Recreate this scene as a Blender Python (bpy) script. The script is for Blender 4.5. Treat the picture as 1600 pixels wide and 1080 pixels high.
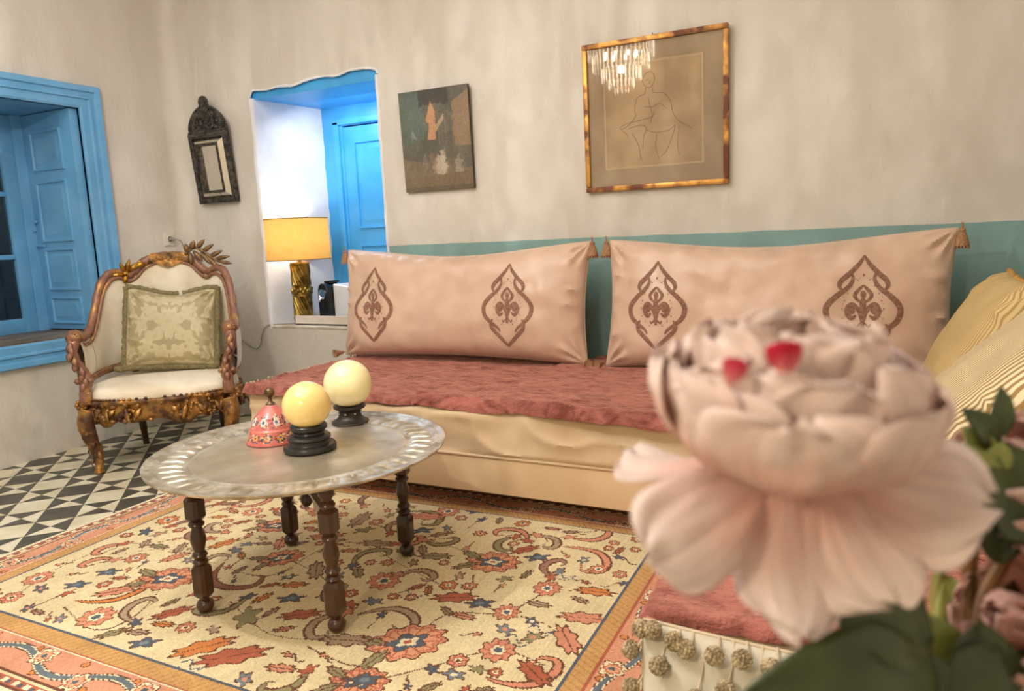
import bpy, math, random
import numpy as np
from mathutils import Vector, Matrix, Euler, noise

for o in list(bpy.data.objects): bpy.data.objects.remove(o, do_unlink=True)
scene = bpy.context.scene
COL = scene.collection
PI = math.pi
R = math.radians

# ------------------------------------------------------------------ camera
CAM_H = 1.15
YAW, PITCH, ROLL, FPX = -0.46053, 0.150112, -0.0431, 1138.23
def cam_axes():
    cy, sy = math.cos(YAW), math.sin(YAW); cp, sp = math.cos(PITCH), math.sin(PITCH)
    f = Vector((sy*cp, cy*cp, -sp)); r = Vector((cy, -sy, 0)); u = r.cross(f)
    c, s = math.cos(ROLL), math.sin(ROLL)
    return c*r+s*u, -s*r+c*u, f
CR, CU, CF = cam_axes()
cd = bpy.data.cameras.new('camera'); cam = bpy.data.objects.new('camera', cd); COL.objects.link(cam)
cam.matrix_world = Matrix(((CR.x, CU.x, -CF.x, 0), (CR.y, CU.y, -CF.y, 0), (CR.z, CU.z, -CF.z, CAM_H), (0, 0, 0, 1)))
cd.sensor_width = 36; cd.lens = FPX*36/1600; cd.clip_start = 0.02
cd.dof.use_dof = True; cd.dof.focus_distance = 2.45; cd.dof.aperture_fstop = cd.lens/1000/0.0042
scene.camera = cam
def at(px, py, depth):
    return Vector((0, 0, CAM_H)) + (CF + CR*((px-800)/FPX) - CU*((py-540)/FPX))*depth

# ------------------------------------------------------------------ world and light
vs = scene.view_settings
vs.view_transform = 'Standard'; vs.look = 'None'; vs.exposure = 0.46; vs.gamma = 1.0; vs.use_curve_mapping = False
w = bpy.data.worlds.new('night'); scene.world = w; w.use_nodes = True
w.node_tree.nodes['Background'].inputs[0].default_value = (0.02, 0.025, 0.035, 1)
w.node_tree.nodes['Background'].inputs[1].default_value = 0.3
CHX, CHY, CHZ = -1.99, 0.74, 2.42           # chandelier centre

def light(name, kind, loc, energy, color, size=None, rot=None, **k):
    l = bpy.data.lights.new(name, kind); l.energy = energy; l.color = color
    if size is not None:
        if kind == 'AREA': l.shape = 'RECTANGLE'; l.size, l.size_y = size
        else: l.shadow_soft_size = size
    for a, b in k.items(): setattr(l, a, b)
    o = bpy.data.objects.new(name, l); COL.objects.link(o); o.location = loc
    if rot: o.rotation_euler = rot
    return o
WARM = (1.0, 0.82, 0.62)
KEY = light('chandelier_light', 'POINT', (CHX, CHY, CHZ-0.02), 55, (1.0, 0.965, 0.91), 0.03)
def key_pattern(lo):
    # the crystals break the bulb light into tall soft streaks
    L = lo.data; L.use_nodes = True; nt = L.node_tree; N = nt.nodes; K = nt.links
    em = N['Emission']
    tc = N.new('ShaderNodeTexCoord'); mp = N.new('ShaderNodeMapping'); mp.inputs['Scale'].default_value = (32, 32, 4.0)
    K.new(tc.outputs['Normal'], mp.inputs['Vector'])
    n1 = N.new('ShaderNodeTexNoise'); n1.inputs['Scale'].default_value = 1.0; n1.inputs['Detail'].default_value = 2.0; n1.inputs['Distortion'].default_value = 0.9
    K.new(mp.outputs[0], n1.inputs['Vector'])
    mr = N.new('ShaderNodeMapRange'); mr.inputs[1].default_value = .36; mr.inputs[2].default_value = .66; mr.inputs[3].default_value = .45; mr.inputs[4].default_value = 2.0
    K.new(n1.outputs['Fac'], mr.inputs[0])
    mp2 = N.new('ShaderNodeMapping'); mp2.inputs['Scale'].default_value = (12, 12, 5.0); K.new(tc.outputs['Normal'], mp2.inputs['Vector'])
    n2 = N.new('ShaderNodeTexNoise'); n2.inputs['Scale'].default_value = 1.2; n2.inputs['Detail'].default_value = 1.0; n2.inputs['Distortion'].default_value = 3.0
    K.new(mp2.outputs[0], n2.inputs['Vector'])
    # thin bright caustic lines where the noise crosses a level
    s = N.new('ShaderNodeMath'); s.operation = 'SUBTRACT'; s.inputs[1].default_value = .5; K.new(n2.outputs['Fac'], s.inputs[0])
    a = N.new('ShaderNodeMath'); a.operation = 'ABSOLUTE'; K.new(s.outputs[0], a.inputs[0])
    m2 = N.new('ShaderNodeMapRange'); m2.inputs[1].default_value = 0.0; m2.inputs[2].default_value = .022; m2.inputs[3].default_value = 1.5; m2.inputs[4].default_value = 0.0
    K.new(a.outputs[0], m2.inputs[0])
    ad = N.new('ShaderNodeMath'); ad.operation = 'ADD'; K.new(mr.outputs[0], ad.inputs[0]); K.new(m2.outputs[0], ad.inputs[1])
    K.new(ad.outputs[0], em.inputs['Strength'])
key_pattern(KEY)
light('ceiling_fill', 'AREA', (-2.1, 0.8, 3.25), 54, (1.0, 0.985, 0.965), (3.4, 2.8), (0, 0, 0))  # added soft fill for the whole room, no fixture hangs here
light('near_warm_fill', 'POINT', (-0.95, -0.75, 1.75), 44, (1.0, 0.85, 0.60), 0.16)  # added warm fill behind the camera, no lamp stands there
light('niche_light', 'AREA', (-3.03, 3.80, 2.02), 3.2, (0.90, 0.95, 1.0), (0.5, 0.25), (R(25), 0, 0))
light('table_lamp_light', 'POINT', (-3.35, 3.76, 1.24), 3.0, (0.97, 0.97, 1.0), 0.035)

# ------------------------------------------------------------------ helpers
rnd = random.Random(7)
def tag(o, label=None, cat=None, group=None, kind=None):
    if label: o['label'] = label
    if cat: o['category'] = cat
    if group: o['group'] = group
    if kind: o['kind'] = kind
    return o
def thing(name, label, cat, loc=(0, 0, 0), rot=(0, 0, 0), group=None):
    o = bpy.data.objects.new(name, None); COL.objects.link(o); o.location = loc; o.rotation_euler = rot
    o.empty_display_size = 0.05
    return tag(o, label, cat, group)
def copy_tree(o, parent=None):
    c = o.copy(); COL.objects.link(c); c.parent = parent
    for ch in list(o.children): copy_tree(ch, c)
    return c

class M:
    def __init__(s): s.v = []; s.f = []; s.m = []
    def add(s, vs_, fs, mi=0, T=None):
        b = len(s.v)
        if T is not None: vs_ = [T @ Vector(p) for p in vs_]
        s.v += [tuple(p) for p in vs_]; s.f += [tuple(b+i for i in f) for f in fs]; s.m += [mi]*len(fs)
    def box(s, c, size, mi=0, T=None, bev=0.0):
        cx, cy, cz = c; a, b, d = [x/2 for x in size]
        if bev <= 0:
            vs_ = [(cx+i*a, cy+j*b, cz+k*d) for i in (-1, 1) for j in (-1, 1) for k in (-1, 1)]
            s.add(vs_, [(0, 1, 3, 2), (4, 6, 7, 5), (0, 4, 5, 1), (2, 3, 7, 6), (0, 2, 6, 4), (1, 5, 7, 3)], mi, T)
        else:
            bm = bpymesh_box(size, bev); s.add([(cx+p[0], cy+p[1], cz+p[2]) for p in bm[0]], bm[1], mi, T)
    def b2(s, lo, hi, mi=0, T=None, bev=0.0):
        s.box([(a+b)/2 for a, b in zip(lo, hi)], [abs(b-a) for a, b in zip(lo, hi)], mi, T, bev)
    def grid(s, fn, nu, nv, cu=False, cv=False, mi=0, T=None):
        vs_ = [fn(i/(nu if cu else nu-1), j/(nv if cv else nv-1)) for i in range(nu) for j in range(nv)]
        fs = []
        for i in range(nu if cu else nu-1):
            for j in range(nv if cv else nv-1):
                a = i*nv+j; b = ((i+1) % nu)*nv+j; c = ((i+1) % nu)*nv+(j+1) % nv; d = i*nv+(j+1) % nv
                fs.append((a, b, c, d))
        s.add(vs_, fs, mi, T)
    def lathe(s, prof, seg=32, c=(0, 0, 0), mi=0, T=None, cap=True):
        vs_ = []; n = len(prof)
        for i in range(seg):
            a = 2*PI*i/seg
            for r, z in prof: vs_.append((c[0]+r*math.cos(a), c[1]+r*math.sin(a), c[2]+z))
        fs = [(i*n+j, ((i+1) % seg)*n+j, ((i+1) % seg)*n+j+1, i*n+j+1) for i in range(seg) for j in range(n-1)]
        if cap:
            if prof[0][0] > 1e-5: fs.append(tuple(i*n for i in range(seg))[::-1])
            if prof[-1][0] > 1e-5: fs.append(tuple(i*n+n-1 for i in range(seg)))
        s.add(vs_, fs, mi, T)
    def tube(s, pts, rad, seg=10, mi=0, T=None, flat=1.0, closed=False, rough=0.0):
        P = [Vector(p) for p in pts]; n = len(P)
        if not hasattr(rad, '__len__'): rad = [rad]*n
        up = None; vs_ = []
        for i in range(n):
            t = (P[(i+1) % n]-P[i-1]) if closed else (P[min(i+1, n-1)]-P[max(i-1, 0)])
            t.normalize()
            if up is None: up = Vector((0, 0, 1)) if abs(t.z) < .9 else Vector((0, 1, 0))
            sd = t.cross(up); sd.normalize(); up = sd.cross(t)
            for k in range(seg):
                a = 2*PI*k/seg; q = P[i]+(sd*math.cos(a)*flat+up*math.sin(a))*rad[i]
                if rough: q += Vector(noise.noise_vector(q*45))*rough
                vs_.append(tuple(q))
        fs = [(i*seg+k, i*seg+(k+1) % seg, ((i+1) % n)*seg+(k+1) % seg, ((i+1) % n)*seg+k) for i in range(n if closed else n-1) for k in range(seg)]
        if not closed: fs += [tuple(range(seg))[::-1], tuple((n-1)*seg+k for k in range(seg))]
        s.add(vs_, fs, mi, T)
    def ball(s, c, r, seg=16, rings=10, mi=0, T=None, rough=0.0, nf=30):
        if not hasattr(r, '__len__'): r = (r, r, r)
        vs_ = [(0, 0, 1)]; 
        for i in range(1, rings):
            for k in range(seg): vs_.append((math.sin(PI*i/rings)*math.cos(2*PI*k/seg), math.sin(PI*i/rings)*math.sin(2*PI*k/seg), math.cos(PI*i/rings)))
        vs_.append((0, 0, -1))
        out = []
        for p in vs_:
            d = 1+ (rough*noise.noise(Vector(p)*nf/10+Vector(c)*17) if rough else 0)
            out.append((c[0]+p[0]*r[0]*d, c[1]+p[1]*r[1]*d, c[2]+p[2]*r[2]*d))
        fs = [(0, 1+k, 1+(k+1) % seg) for k in range(seg)]
        for i in range(rings-2):
            for k in range(seg):
                a = 1+i*seg+k; b = 1+i*seg+(k+1) % seg; fs.append((a, a+seg, b+seg, b))
        L = len(vs_)-1; fs += [(L, 1+(rings-2)*seg+(k+1) % seg, 1+(rings-2)*seg+k) for k in range(seg)]
        s.add(out, fs, mi, T)
    def prism(s, poly, axis, a, b, mi=0, T=None):
        # poly in the plane normal to axis, extruded from a to b
        def P(p, h):
            return (h, p[0], p[1]) if axis == 0 else (p[0], h, p[1]) if axis == 1 else (p[0], p[1], h)
        n = len(poly); vs_ = [P(p, a) for p in poly]+[P(p, b) for p in poly]
        s.add(vs_, [tuple(range(n)), tuple(range(2*n-1, n-1, -1))]+[(i, (i+1) % n, n+(i+1) % n, n+i) for i in range(n)], mi, T)
    def build(s, name, mats, parent=None, smooth=True, loc=None, rot=None, sharp=40, mods=()):
        me = bpy.data.meshes.new(name); me.from_pydata(s.v, [], s.f)
        if not isinstance(mats, (list, tuple)): mats = [mats]
        for m in mats: me.materials.append(m)
        if len(mats) > 1: me.polygons.foreach_set('material_index', s.m)
        me.validate(); me.update()
        import bmesh
        bm = bmesh.new(); bm.from_mesh(me); bmesh.ops.recalc_face_normals(bm, faces=bm.faces); bm.to_mesh(me); bm.free()
        if smooth:
            me.polygons.foreach_set('use_smooth', [True]*len(me.polygons))
            if sharp: me.set_sharp_from_angle(angle=R(sharp))
        o = bpy.data.objects.new(name, me); COL.objects.link(o)
        if parent: o.parent = parent
        if loc: o.location = loc
        if rot: o.rotation_euler = rot
        for k, kw in mods:
            md = o.modifiers.new(k, k)
            for a, b in kw.items(): setattr(md, a, b)
        return o

_bc = {}
def bpymesh_box(size, bev):
    k = (tuple(round(x, 5) for x in size), round(bev, 5))
    if k not in _bc:
        import bmesh
        bm = bmesh.new(); bmesh.ops.create_cube(bm, size=1.0)
        for v in bm.verts: v.co = Vector((v.co.x*size[0], v.co.y*size[1], v.co.z*size[2]))
        bmesh.ops.bevel(bm, geom=list(bm.edges), offset=min(bev, min(size)*.45), segments=2, affect='EDGES', profile=.6)
        bm.verts.index_update()
        _bc[k] = ([tuple(v.co) for v in bm.verts], [tuple(v.index for v in f.verts) for f in bm.faces]); bm.free()
    return _bc[k]

def srgb(r, g=None, b=None):
    if g is None: r, g, b = r
    f = lambda c: (c/255/12.92 if c/255 <= .04045 else ((c/255+.055)/1.055)**2.4)
    return (f(r), f(g), f(b), 1)

def mat(name, base, rough=.55, metal=0, spec=.5, mix=None, scale=6, detail=4, lo=.4, hi=.6, stretch=None, bump=None, bump2=None,
        coat=0, sheen=0, sss=0, trans=0, alpha=1, sheen_tint=None, dist=0, rough2=None, metal2=None, emis=None):
    m = bpy.data.materials.new(name); m.use_nodes = True; nt = m.node_tree; N = nt.nodes; K = nt.links
    b = N['Principled BSDF']
    b.inputs['Base Color'].default_value = srgb(base); b.inputs['Roughness'].default_value = rough; b.inputs['Metallic'].default_value = metal
    b.inputs['Specular IOR Level'].default_value = spec; b.inputs['Coat Weight'].default_value = coat; b.inputs['Coat Roughness'].default_value = .12
    b.inputs['Sheen Weight'].default_value = sheen; b.inputs['Sheen Roughness'].default_value = .4
    if sheen_tint: b.inputs['Sheen Tint'].default_value = srgb(sheen_tint)
    if sss: b.inputs['Subsurface Weight'].default_value = sss; b.inputs['Subsurface Radius'].default_value = (.02, .012, .008); b.inputs['Subsurface Scale'].default_value = 1.0
    if trans: b.inputs['Transmission Weight'].default_value = trans
    if emis: b.inputs['Emission Color'].default_value = srgb(emis[0]); b.inputs['Emission Strength'].default_value = emis[1]
    tc = N.new('ShaderNodeTexCoord'); mp = N.new('ShaderNodeMapping'); K.new(tc.outputs['Object'], mp.inputs['Vector'])
    if stretch: mp.inputs['Scale'].default_value = stretch
    if mix:
        n = N.new('ShaderNodeTexNoise'); n.inputs['Scale'].default_value = scale; n.inputs['Detail'].default_value = detail; n.inputs['Distortion'].default_value = dist
        K.new(mp.outputs[0], n.inputs['Vector'])
        r_ = N.new('ShaderNodeMapRange'); r_.inputs[1].default_value = lo; r_.inputs[2].default_value = hi; K.new(n.outputs['Fac'], r_.inputs[0])
        x = N.new('ShaderNodeMix'); x.data_type = 'RGBA'; x.inputs[6].default_value = srgb(base); x.inputs[7].default_value = srgb(mix)
        K.new(r_.outputs[0], x.inputs[0]); K.new(x.outputs[2], b.inputs['Base Color'])
        if rough2 is not None:
            q = N.new('ShaderNodeMapRange'); q.inputs[3].default_value = rough; q.inputs[4].default_value = rough2; K.new(r_.outputs[0], q.inputs[0]); K.new(q.outputs[0], b.inputs['Roughness'])
        if metal2 is not None:
            q = N.new('ShaderNodeMapRange'); q.inputs[3].default_value = metal; q.inputs[4].default_value = metal2; K.new(r_.outputs[0], q.inputs[0]); K.new(q.outputs[0], b.inputs['Metallic'])
    prev = None
    for bp in (bump, bump2):
        if bp:
            n = N.new('ShaderNodeTexNoise'); n.inputs['Scale'].default_value = bp[0]; n.inputs['Detail'].default_value = bp[3] if len(bp) > 3 else 4
            K.new(mp.outputs[0], n.inputs['Vector'])
            u = N.new('ShaderNodeBump'); u.inputs['Strength'].default_value = bp[1]; u.inputs['Distance'].default_value = bp[2]
            K.new(n.outputs['Fac'], u.inputs['Height'])
            if prev: K.new(prev.outputs[0], u.inputs['Normal'])
            prev = u
    if prev: K.new(prev.outputs[0], b.inputs['Normal'])
    m['bsdf'] = b.name
    return m

def attr_mat(name, rough=.9, sheen=0, bump=(200, .3, .002), tintscale=None, spec=.2, bump2=None, coat=0):
    m = mat(name, (200, 200, 200), rough=rough, sheen=sheen, bump=bump, spec=spec, bump2=bump2, coat=coat)
    N = m.node_tree.nodes; K = m.node_tree.links; b = N['Principled BSDF']
    a = N.new('ShaderNodeVertexColor'); a.layer_name = 'Col'
    n = N.new('ShaderNodeTexNoise'); n.inputs['Scale'].default_value = tintscale or 60; n.inputs['Detail'].default_value = 3
    r_ = N.new('ShaderNodeMapRange'); r_.inputs[1].default_value = .3; r_.inputs[2].default_value = .7; r_.inputs[3].default_value = .84; r_.inputs[4].default_value = 1.1
    K.new(n.outputs['Fac'], r_.inputs[0])
    x = N.new('ShaderNodeVectorMath'); x.operation = 'SCALE'; K.new(a.outputs['Color'], x.inputs[0]); K.new(r_.outputs[0], x.inputs['Scale'])
    K.new(x.outputs[0], b.inputs['Base Color'])
    return m

def colour_grid(name, W, H, img, m, parent=None, z=0.0, fn=None, loc=None, rot=None):
    """grid of quads, one colour (linear rgb) for each quad; img is (ny, nx, 3), row 0 at y=0"""
    ny, nx, _ = img.shape
    xs = np.linspace(0, W, nx+1); ys = np.linspace(0, H, ny+1)
    X, Y = np.meshgrid(xs, ys); Z = np.full_like(X, z)
    if fn is not None: X, Y, Z = fn(X, Y)
    co = np.stack([X, Y, Z], -1).reshape(-1, 3)
    i = np.arange(nx)[None, :]+np.arange(ny)[:, None]*(nx+1)
    quads = np.stack([i, i+1, i+nx+2, i+nx+1], -1).reshape(-1, 4)
    me = bpy.data.meshes.new(name)
    me.vertices.add(len(co)); me.vertices.foreach_set('co', co.ravel().astype(np.float32))
    me.loops.add(quads.size); me.loops.foreach_set('vertex_index', quads.ravel().astype(np.int32))
    me.polygons.add(len(quads)); me.polygons.foreach_set('loop_start', (np.arange(len(quads))*4).astype(np.int32))
    try: me.polygons.foreach_set('loop_total', np.full(len(quads), 4, np.int32))
    except Exception: pass
    me.update(calc_edges=True); me.validate()
    ca = me.color_attributes.new('Col', 'FLOAT_COLOR', 'CORNER')
    c = np.ones((len(quads), 4, 4), np.float32); c[:, :, :3] = img.reshape(-1, 1, 3)
    ca.data.foreach_set('color', c.ravel())
    me.polygons.foreach_set('use_smooth', np.ones(len(quads), bool))
    me.materials.append(m)
    o = bpy.data.objects.new(name, me); COL.objects.link(o)
    if parent: o.parent = parent
    if loc: o.location = loc
    if rot: o.rotation_euler = rot
    return o
def lin(*c): return np.array(srgb(*c)[:3], np.float32)

def spline(pts, n=8, closed=False):
    P = [Vector(p) for p in pts]; out = []; L = len(P)
    for i in range(L if closed else L-1):
        a, b, c, d = (P[(i-1) % L], P[i], P[(i+1) % L], P[(i+2) % L]) if closed else (P[max(i-1, 0)], P[i], P[i+1], P[min(i+2, L-1)])
        for k in range(n):
            t = k/n
            out.append(.5*((2*b)+(c-a)*t+(2*a-5*b+4*c-d)*t*t+(3*b-a-3*c+d)*t**3))
    if not closed: out.append(P[-1])
    return out

# ------------------------------------------------------------------ materials
def wall_material():
    m = mat('limewashed_plaster', (216, 210, 201), rough=.85, spec=.2, mix=(205, 197, 186), scale=1.6, detail=6, lo=.35, hi=.65, stretch=(1, 1, .55),
            bump=(3.0, .35, .05, 5), bump2=(24, .18, .01, 6), dist=.6)
    N = m.node_tree.nodes; K = m.node_tree.links; b = N['Principled BSDF']
    src = b.inputs['Base Color'].links[0].from_socket
    tc = N.new('ShaderNodeTexCoord'); sp = N.new('ShaderNodeSeparateXYZ'); K.new(tc.outputs['Object'], sp.inputs[0])
    nz = N.new('ShaderNodeTexNoise'); nz.inputs['Scale'].default_value = 5; K.new(tc.outputs['Object'], nz.inputs['Vector'])
    def math_(op, a, bb):
        n = N.new('ShaderNodeMath'); n.operation = op
        for i, v in enumerate((a, bb)):
            if hasattr(v, 'links'): K.new(v, n.inputs[i])
            else: n.inputs[i].default_value = v
        return n.outputs[0]
    wob = math_('MULTIPLY', math_('SUBTRACT', nz.outputs['Fac'], .5), .012)
    zlow = math_('LESS_THAN', math_('ADD', sp.outputs['Z'], wob), 1.12)
    xr = math_('GREATER_THAN', sp.outputs['X'], -2.582)
    front = math_('LESS_THAN', sp.outputs['Y'], 3.63)
    back = math_('GREATER_THAN', sp.outputs['Y'], 2.0)
    fac = math_('MULTIPLY', math_('MULTIPLY', zlow, xr), math_('MULTIPLY', front, back))
    x = N.new('ShaderNodeMix'); x.data_type = 'RGBA'; K.new(fac, x.inputs[0]); K.new(src, x.inputs[6]); x.inputs[7].default_value = srgb(134, 166, 162)
    K.new(x.outputs[2], b.inputs['Base Color'])
    return m
WALL = wall_material()
PLASTER_WHITE = mat('white_plaster', (232, 234, 238), rough=.8, spec=.2, mix=(224, 226, 231), scale=5, bump=(9, .22, .02, 6), bump2=(40, .15, .006))
SILL_PLASTER = mat('sill_plaster', (222, 214, 200), rough=.8, spec=.2, mix=(196, 186, 168), scale=7, bump=(12, .4, .02, 6))
BLUE = mat('blue_gloss_paint', (98, 162, 210), rough=.36, mix=(110, 170, 216), scale=5, bump=(9, .12, .01, 5))
BLUE2 = mat('blue_paint_niche_lit', (56, 156, 222), rough=.4, mix=(70, 166, 230), scale=4, bump=(9, .15, .01, 5))  # same paint as BLUE, with the niche's whiter light put into the colour
SOFA = mat('cream_cotton_cover', (216, 190, 158), rough=.75, spec=.25, mix=(208, 180, 146), scale=3, bump=(350, .15, .001), sheen=.15)
SOFA2 = mat('cream_linen_base', (220, 190, 154), rough=.8, spec=.2, bump=(420, .2, .001), mix=(213, 182, 145), scale=2)
SATIN = mat('peach_satin', (216, 184, 160), rough=.34, spec=.5, mix=(207, 174, 150), scale=3, sheen=.4, bump=(5, .25, .03, 3), bump2=(500, .08, .0006))
PIPING = mat('grey_piping', (188, 166, 140), rough=.7)
EMBROID = mat('brown_embroidery', (134, 92, 72), rough=.6, bump=(900, .8, .002), mix=(160, 118, 96), scale=90)
TASSEL = mat('tan_tassel_thread', (188, 148, 104), rough=.7, mix=(150, 104, 74), scale=60, stretch=(6, 6, 1), bump=(200, .8, .003))
THROW = mat('rust_velvet', (176, 104, 92), rough=.8, sheen=.8, sheen_tint=(255, 190, 165), mix=(122, 58, 48), scale=9, detail=12, lo=.38, hi=.64, stretch=(.75, 1.15, 1), bump=(22, 1, .03, 10), bump2=(190, .8, .006, 4), dist=2.2)
DARKWOOD = mat('dark_turned_wood', (70, 42, 20), rough=.28, coat=.35, mix=(38, 22, 12), scale=8, stretch=(1, 1, .2), bump=(30, .1, .003))
TRAYMETAL = mat('tinned_brass_tray', (214, 204, 184), rough=.30, metal=.75, mix=(176, 162, 136), scale=9, detail=10, lo=.35, hi=.7, bump=(60, .14, .002), rough2=.46)
TRAYRIM = mat('embossed_tray_rim', (228, 220, 204), rough=.28, metal=.75, mix=(172, 160, 136), scale=14, detail=8, bump=(50, .2, .003), rough2=.42)
OPAL = mat('opal_glass', (250, 218, 142), rough=.12, sss=.25, spec=.6, coat=.4)
OPAL2 = mat('pale_opal_glass', (255, 240, 186), rough=.12, sss=.25, spec=.6, coat=.4)
BLACKWOOD = mat('black_turned_base', (34, 33, 30), rough=.32)
BRONZE = mat('dark_bronze', (62, 56, 50), rough=.4, metal=.4)
GOLD = mat('worn_gilding', (182, 136, 76), rough=.36, metal=.75, mix=(84, 52, 32), scale=14, detail=8, lo=.42, hi=.6, bump=(55, .6, .006), rough2=.6, metal2=.1)
GILTWOOD = mat('red_brown_gilt_wood', (140, 98, 78), rough=.42, metal=.15, mix=(186, 140, 84), scale=16, detail=8, lo=.5, hi=.66, bump=(40, .35, .005), metal2=.6)
CREAMUP = mat('cream_upholstery', (240, 231, 212), rough=.85, sheen=.3, mix=(222, 208, 182), scale=4, bump=(300, .12, .001), spec=.2)
FRINGE = mat('olive_brush_fringe', (112, 104, 72), rough=.9, mix=(140, 128, 88), scale=90, bump=(260, 1, .004))
MIRROR = mat('old_mirror', (225, 222, 212), rough=.04, metal=1.0, mix=(190, 186, 172), scale=9, lo=.6, hi=.75)
MIRFRAME = mat('blackened_metal', (98, 93, 86), rough=.42, metal=.5, mix=(52, 49, 45), scale=40, bump=(70, .9, .008))
FRAMEGOLD = mat('distressed_gold_leaf', (206, 150, 74), rough=.38, metal=.6, mix=(110, 58, 28), scale=12, detail=9, lo=.46, hi=.62, stretch=(1, 1, 1), bump=(40, .4, .004), rough2=.6, metal2=.05)
def glass_mat(name, tint=(1, 1, 1, 1), ior=1.5, gl=0.0):
    m = bpy.data.materials.new(name); m.use_nodes = True; nt = m.node_tree; N = nt.nodes; K = nt.links
    N.remove(N['Principled BSDF']); out = N['Material Output']
    t = N.new('ShaderNodeBsdfTransparent'); t.inputs[0].default_value = tint
    g = N.new('ShaderNodeBsdfGlossy'); g.inputs['Roughness'].default_value = gl
    f = N.new('ShaderNodeFresnel'); f.inputs[0].default_value = ior
    x = N.new('ShaderNodeMixShader'); K.new(f.outputs[0], x.inputs[0]); K.new(t.outputs[0], x.inputs[1]); K.new(g.outputs[0], x.inputs[2]); K.new(x.outputs[0], out.inputs[0])
    return m
GLASS = glass_mat('window_glass', (.9, .94, .95, 1), 1.5)
PICGLASS = glass_mat('picture_glass', (1, 1, 1, 1), 1.75)
def crystal_mat():
    m = bpy.data.materials.new('cut_crystal'); m.use_nodes = True; nt = m.node_tree; N = nt.nodes; K = nt.links
    N.remove(N['Principled BSDF']); out = N['Material Output']
    t = N.new('ShaderNodeBsdfTransparent'); g = N.new('ShaderNodeBsdfTranslucent'); g.inputs[0].default_value = (1, .95, .85, 1)
    gg = N.new('ShaderNodeBsdfGlossy'); gg.inputs['Roughness'].default_value = .1
    x = N.new('ShaderNodeMixShader'); x.inputs[0].default_value = .25; K.new(g.outputs[0], x.inputs[1]); K.new(gg.outputs[0], x.inputs[2])
    y = N.new('ShaderNodeMixShader'); y.inputs[0].default_value = .5; K.new(t.outputs[0], y.inputs[1]); K.new(x.outputs[0], y.inputs[2]); K.new(y.outputs[0], out.inputs[0])
    return m
CRYSTAL = crystal_mat()
BULB = mat('lit_bulb', (255, 230, 190), emis=((255, 226, 180), 30))
def shade_mat():
    m = bpy.data.materials.new('mustard_lampshade'); m.use_nodes = True; nt = m.node_tree; N = nt.nodes; K = nt.links
    N.remove(N['Principled BSDF']); out = N['Material Output']
    tc = N.new('ShaderNodeTexCoord'); n = N.new('ShaderNodeTexNoise'); n.inputs['Scale'].default_value = 22; n.inputs['Detail'].default_value = 5; K.new(tc.outputs['Object'], n.inputs['Vector'])
    c = N.new('ShaderNodeMix'); c.data_type = 'RGBA'; c.inputs[6].default_value = srgb(226, 172, 88); c.inputs[7].default_value = srgb(238, 190, 108); K.new(n.outputs['Fac'], c.inputs[0])
    d = N.new('ShaderNodeBsdfDiffuse'); t = N.new('ShaderNodeBsdfTranslucent'); K.new(c.outputs[2], d.inputs[0]); K.new(c.outputs[2], t.inputs[0])
    x = N.new('ShaderNodeMixShader'); x.inputs[0].default_value = .32; K.new(d.outputs[0], x.inputs[1]); K.new(t.outputs[0], x.inputs[2]); K.new(x.outputs[0], out.inputs[0])
    return m
SHADE = shade_mat()
BRASS = mat('carved_brass', (188, 160, 84), rough=.32, metal=.85, mix=(120, 96, 44), scale=20, bump=(60, .4, .004))
WHITEPLASTIC = mat('white_plastic', (225, 228, 232), rough=.3)
BLACKPLASTIC = mat('black_plastic', (18, 19, 22), rough=.22)
CHROME = mat('chrome', (230, 232, 236), rough=.1, metal=1)
NAVY = mat('dark_blue_tin', (26, 34, 56), rough=.4)
TRAYWHITE = mat('white_painted_tray', (226, 218, 208), rough=.5, mix=(214, 204, 192), scale=4)
CORD = mat('grey_cable', (150, 146, 138), rough=.5)
PLATE = mat('outlet_white', (214, 208, 196), rough=.4)
DARK = mat('dark_void', (20, 20, 20), rough=.8)
TILEB = mat('black_cement_tile', (72, 68, 58), rough=.5, mix=(86, 82, 70), scale=9, bump=(30, .1, .002), coat=.1)
TILEW = mat('cream_cement_tile', (222, 214, 188), rough=.5, mix=(206, 196, 164), scale=7, bump=(30, .1, .002), coat=.1)
GROUT = mat('grey_grout', (120, 112, 96), rough=.9)

# ------------------------------------------------------------------ room shell
WX, WY = -4.25, 3.60           # left wall and back wall planes
RX, BY, CZ = 0.78, -2.6, 3.4   # right wall, wall behind the camera, ceiling
CX = -4.215

def struct(name, m, mats, parent=None, **k):
    o = m.build(name, mats, parent, **k)
    if not parent: o['kind'] = 'structure'
    return o

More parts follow.
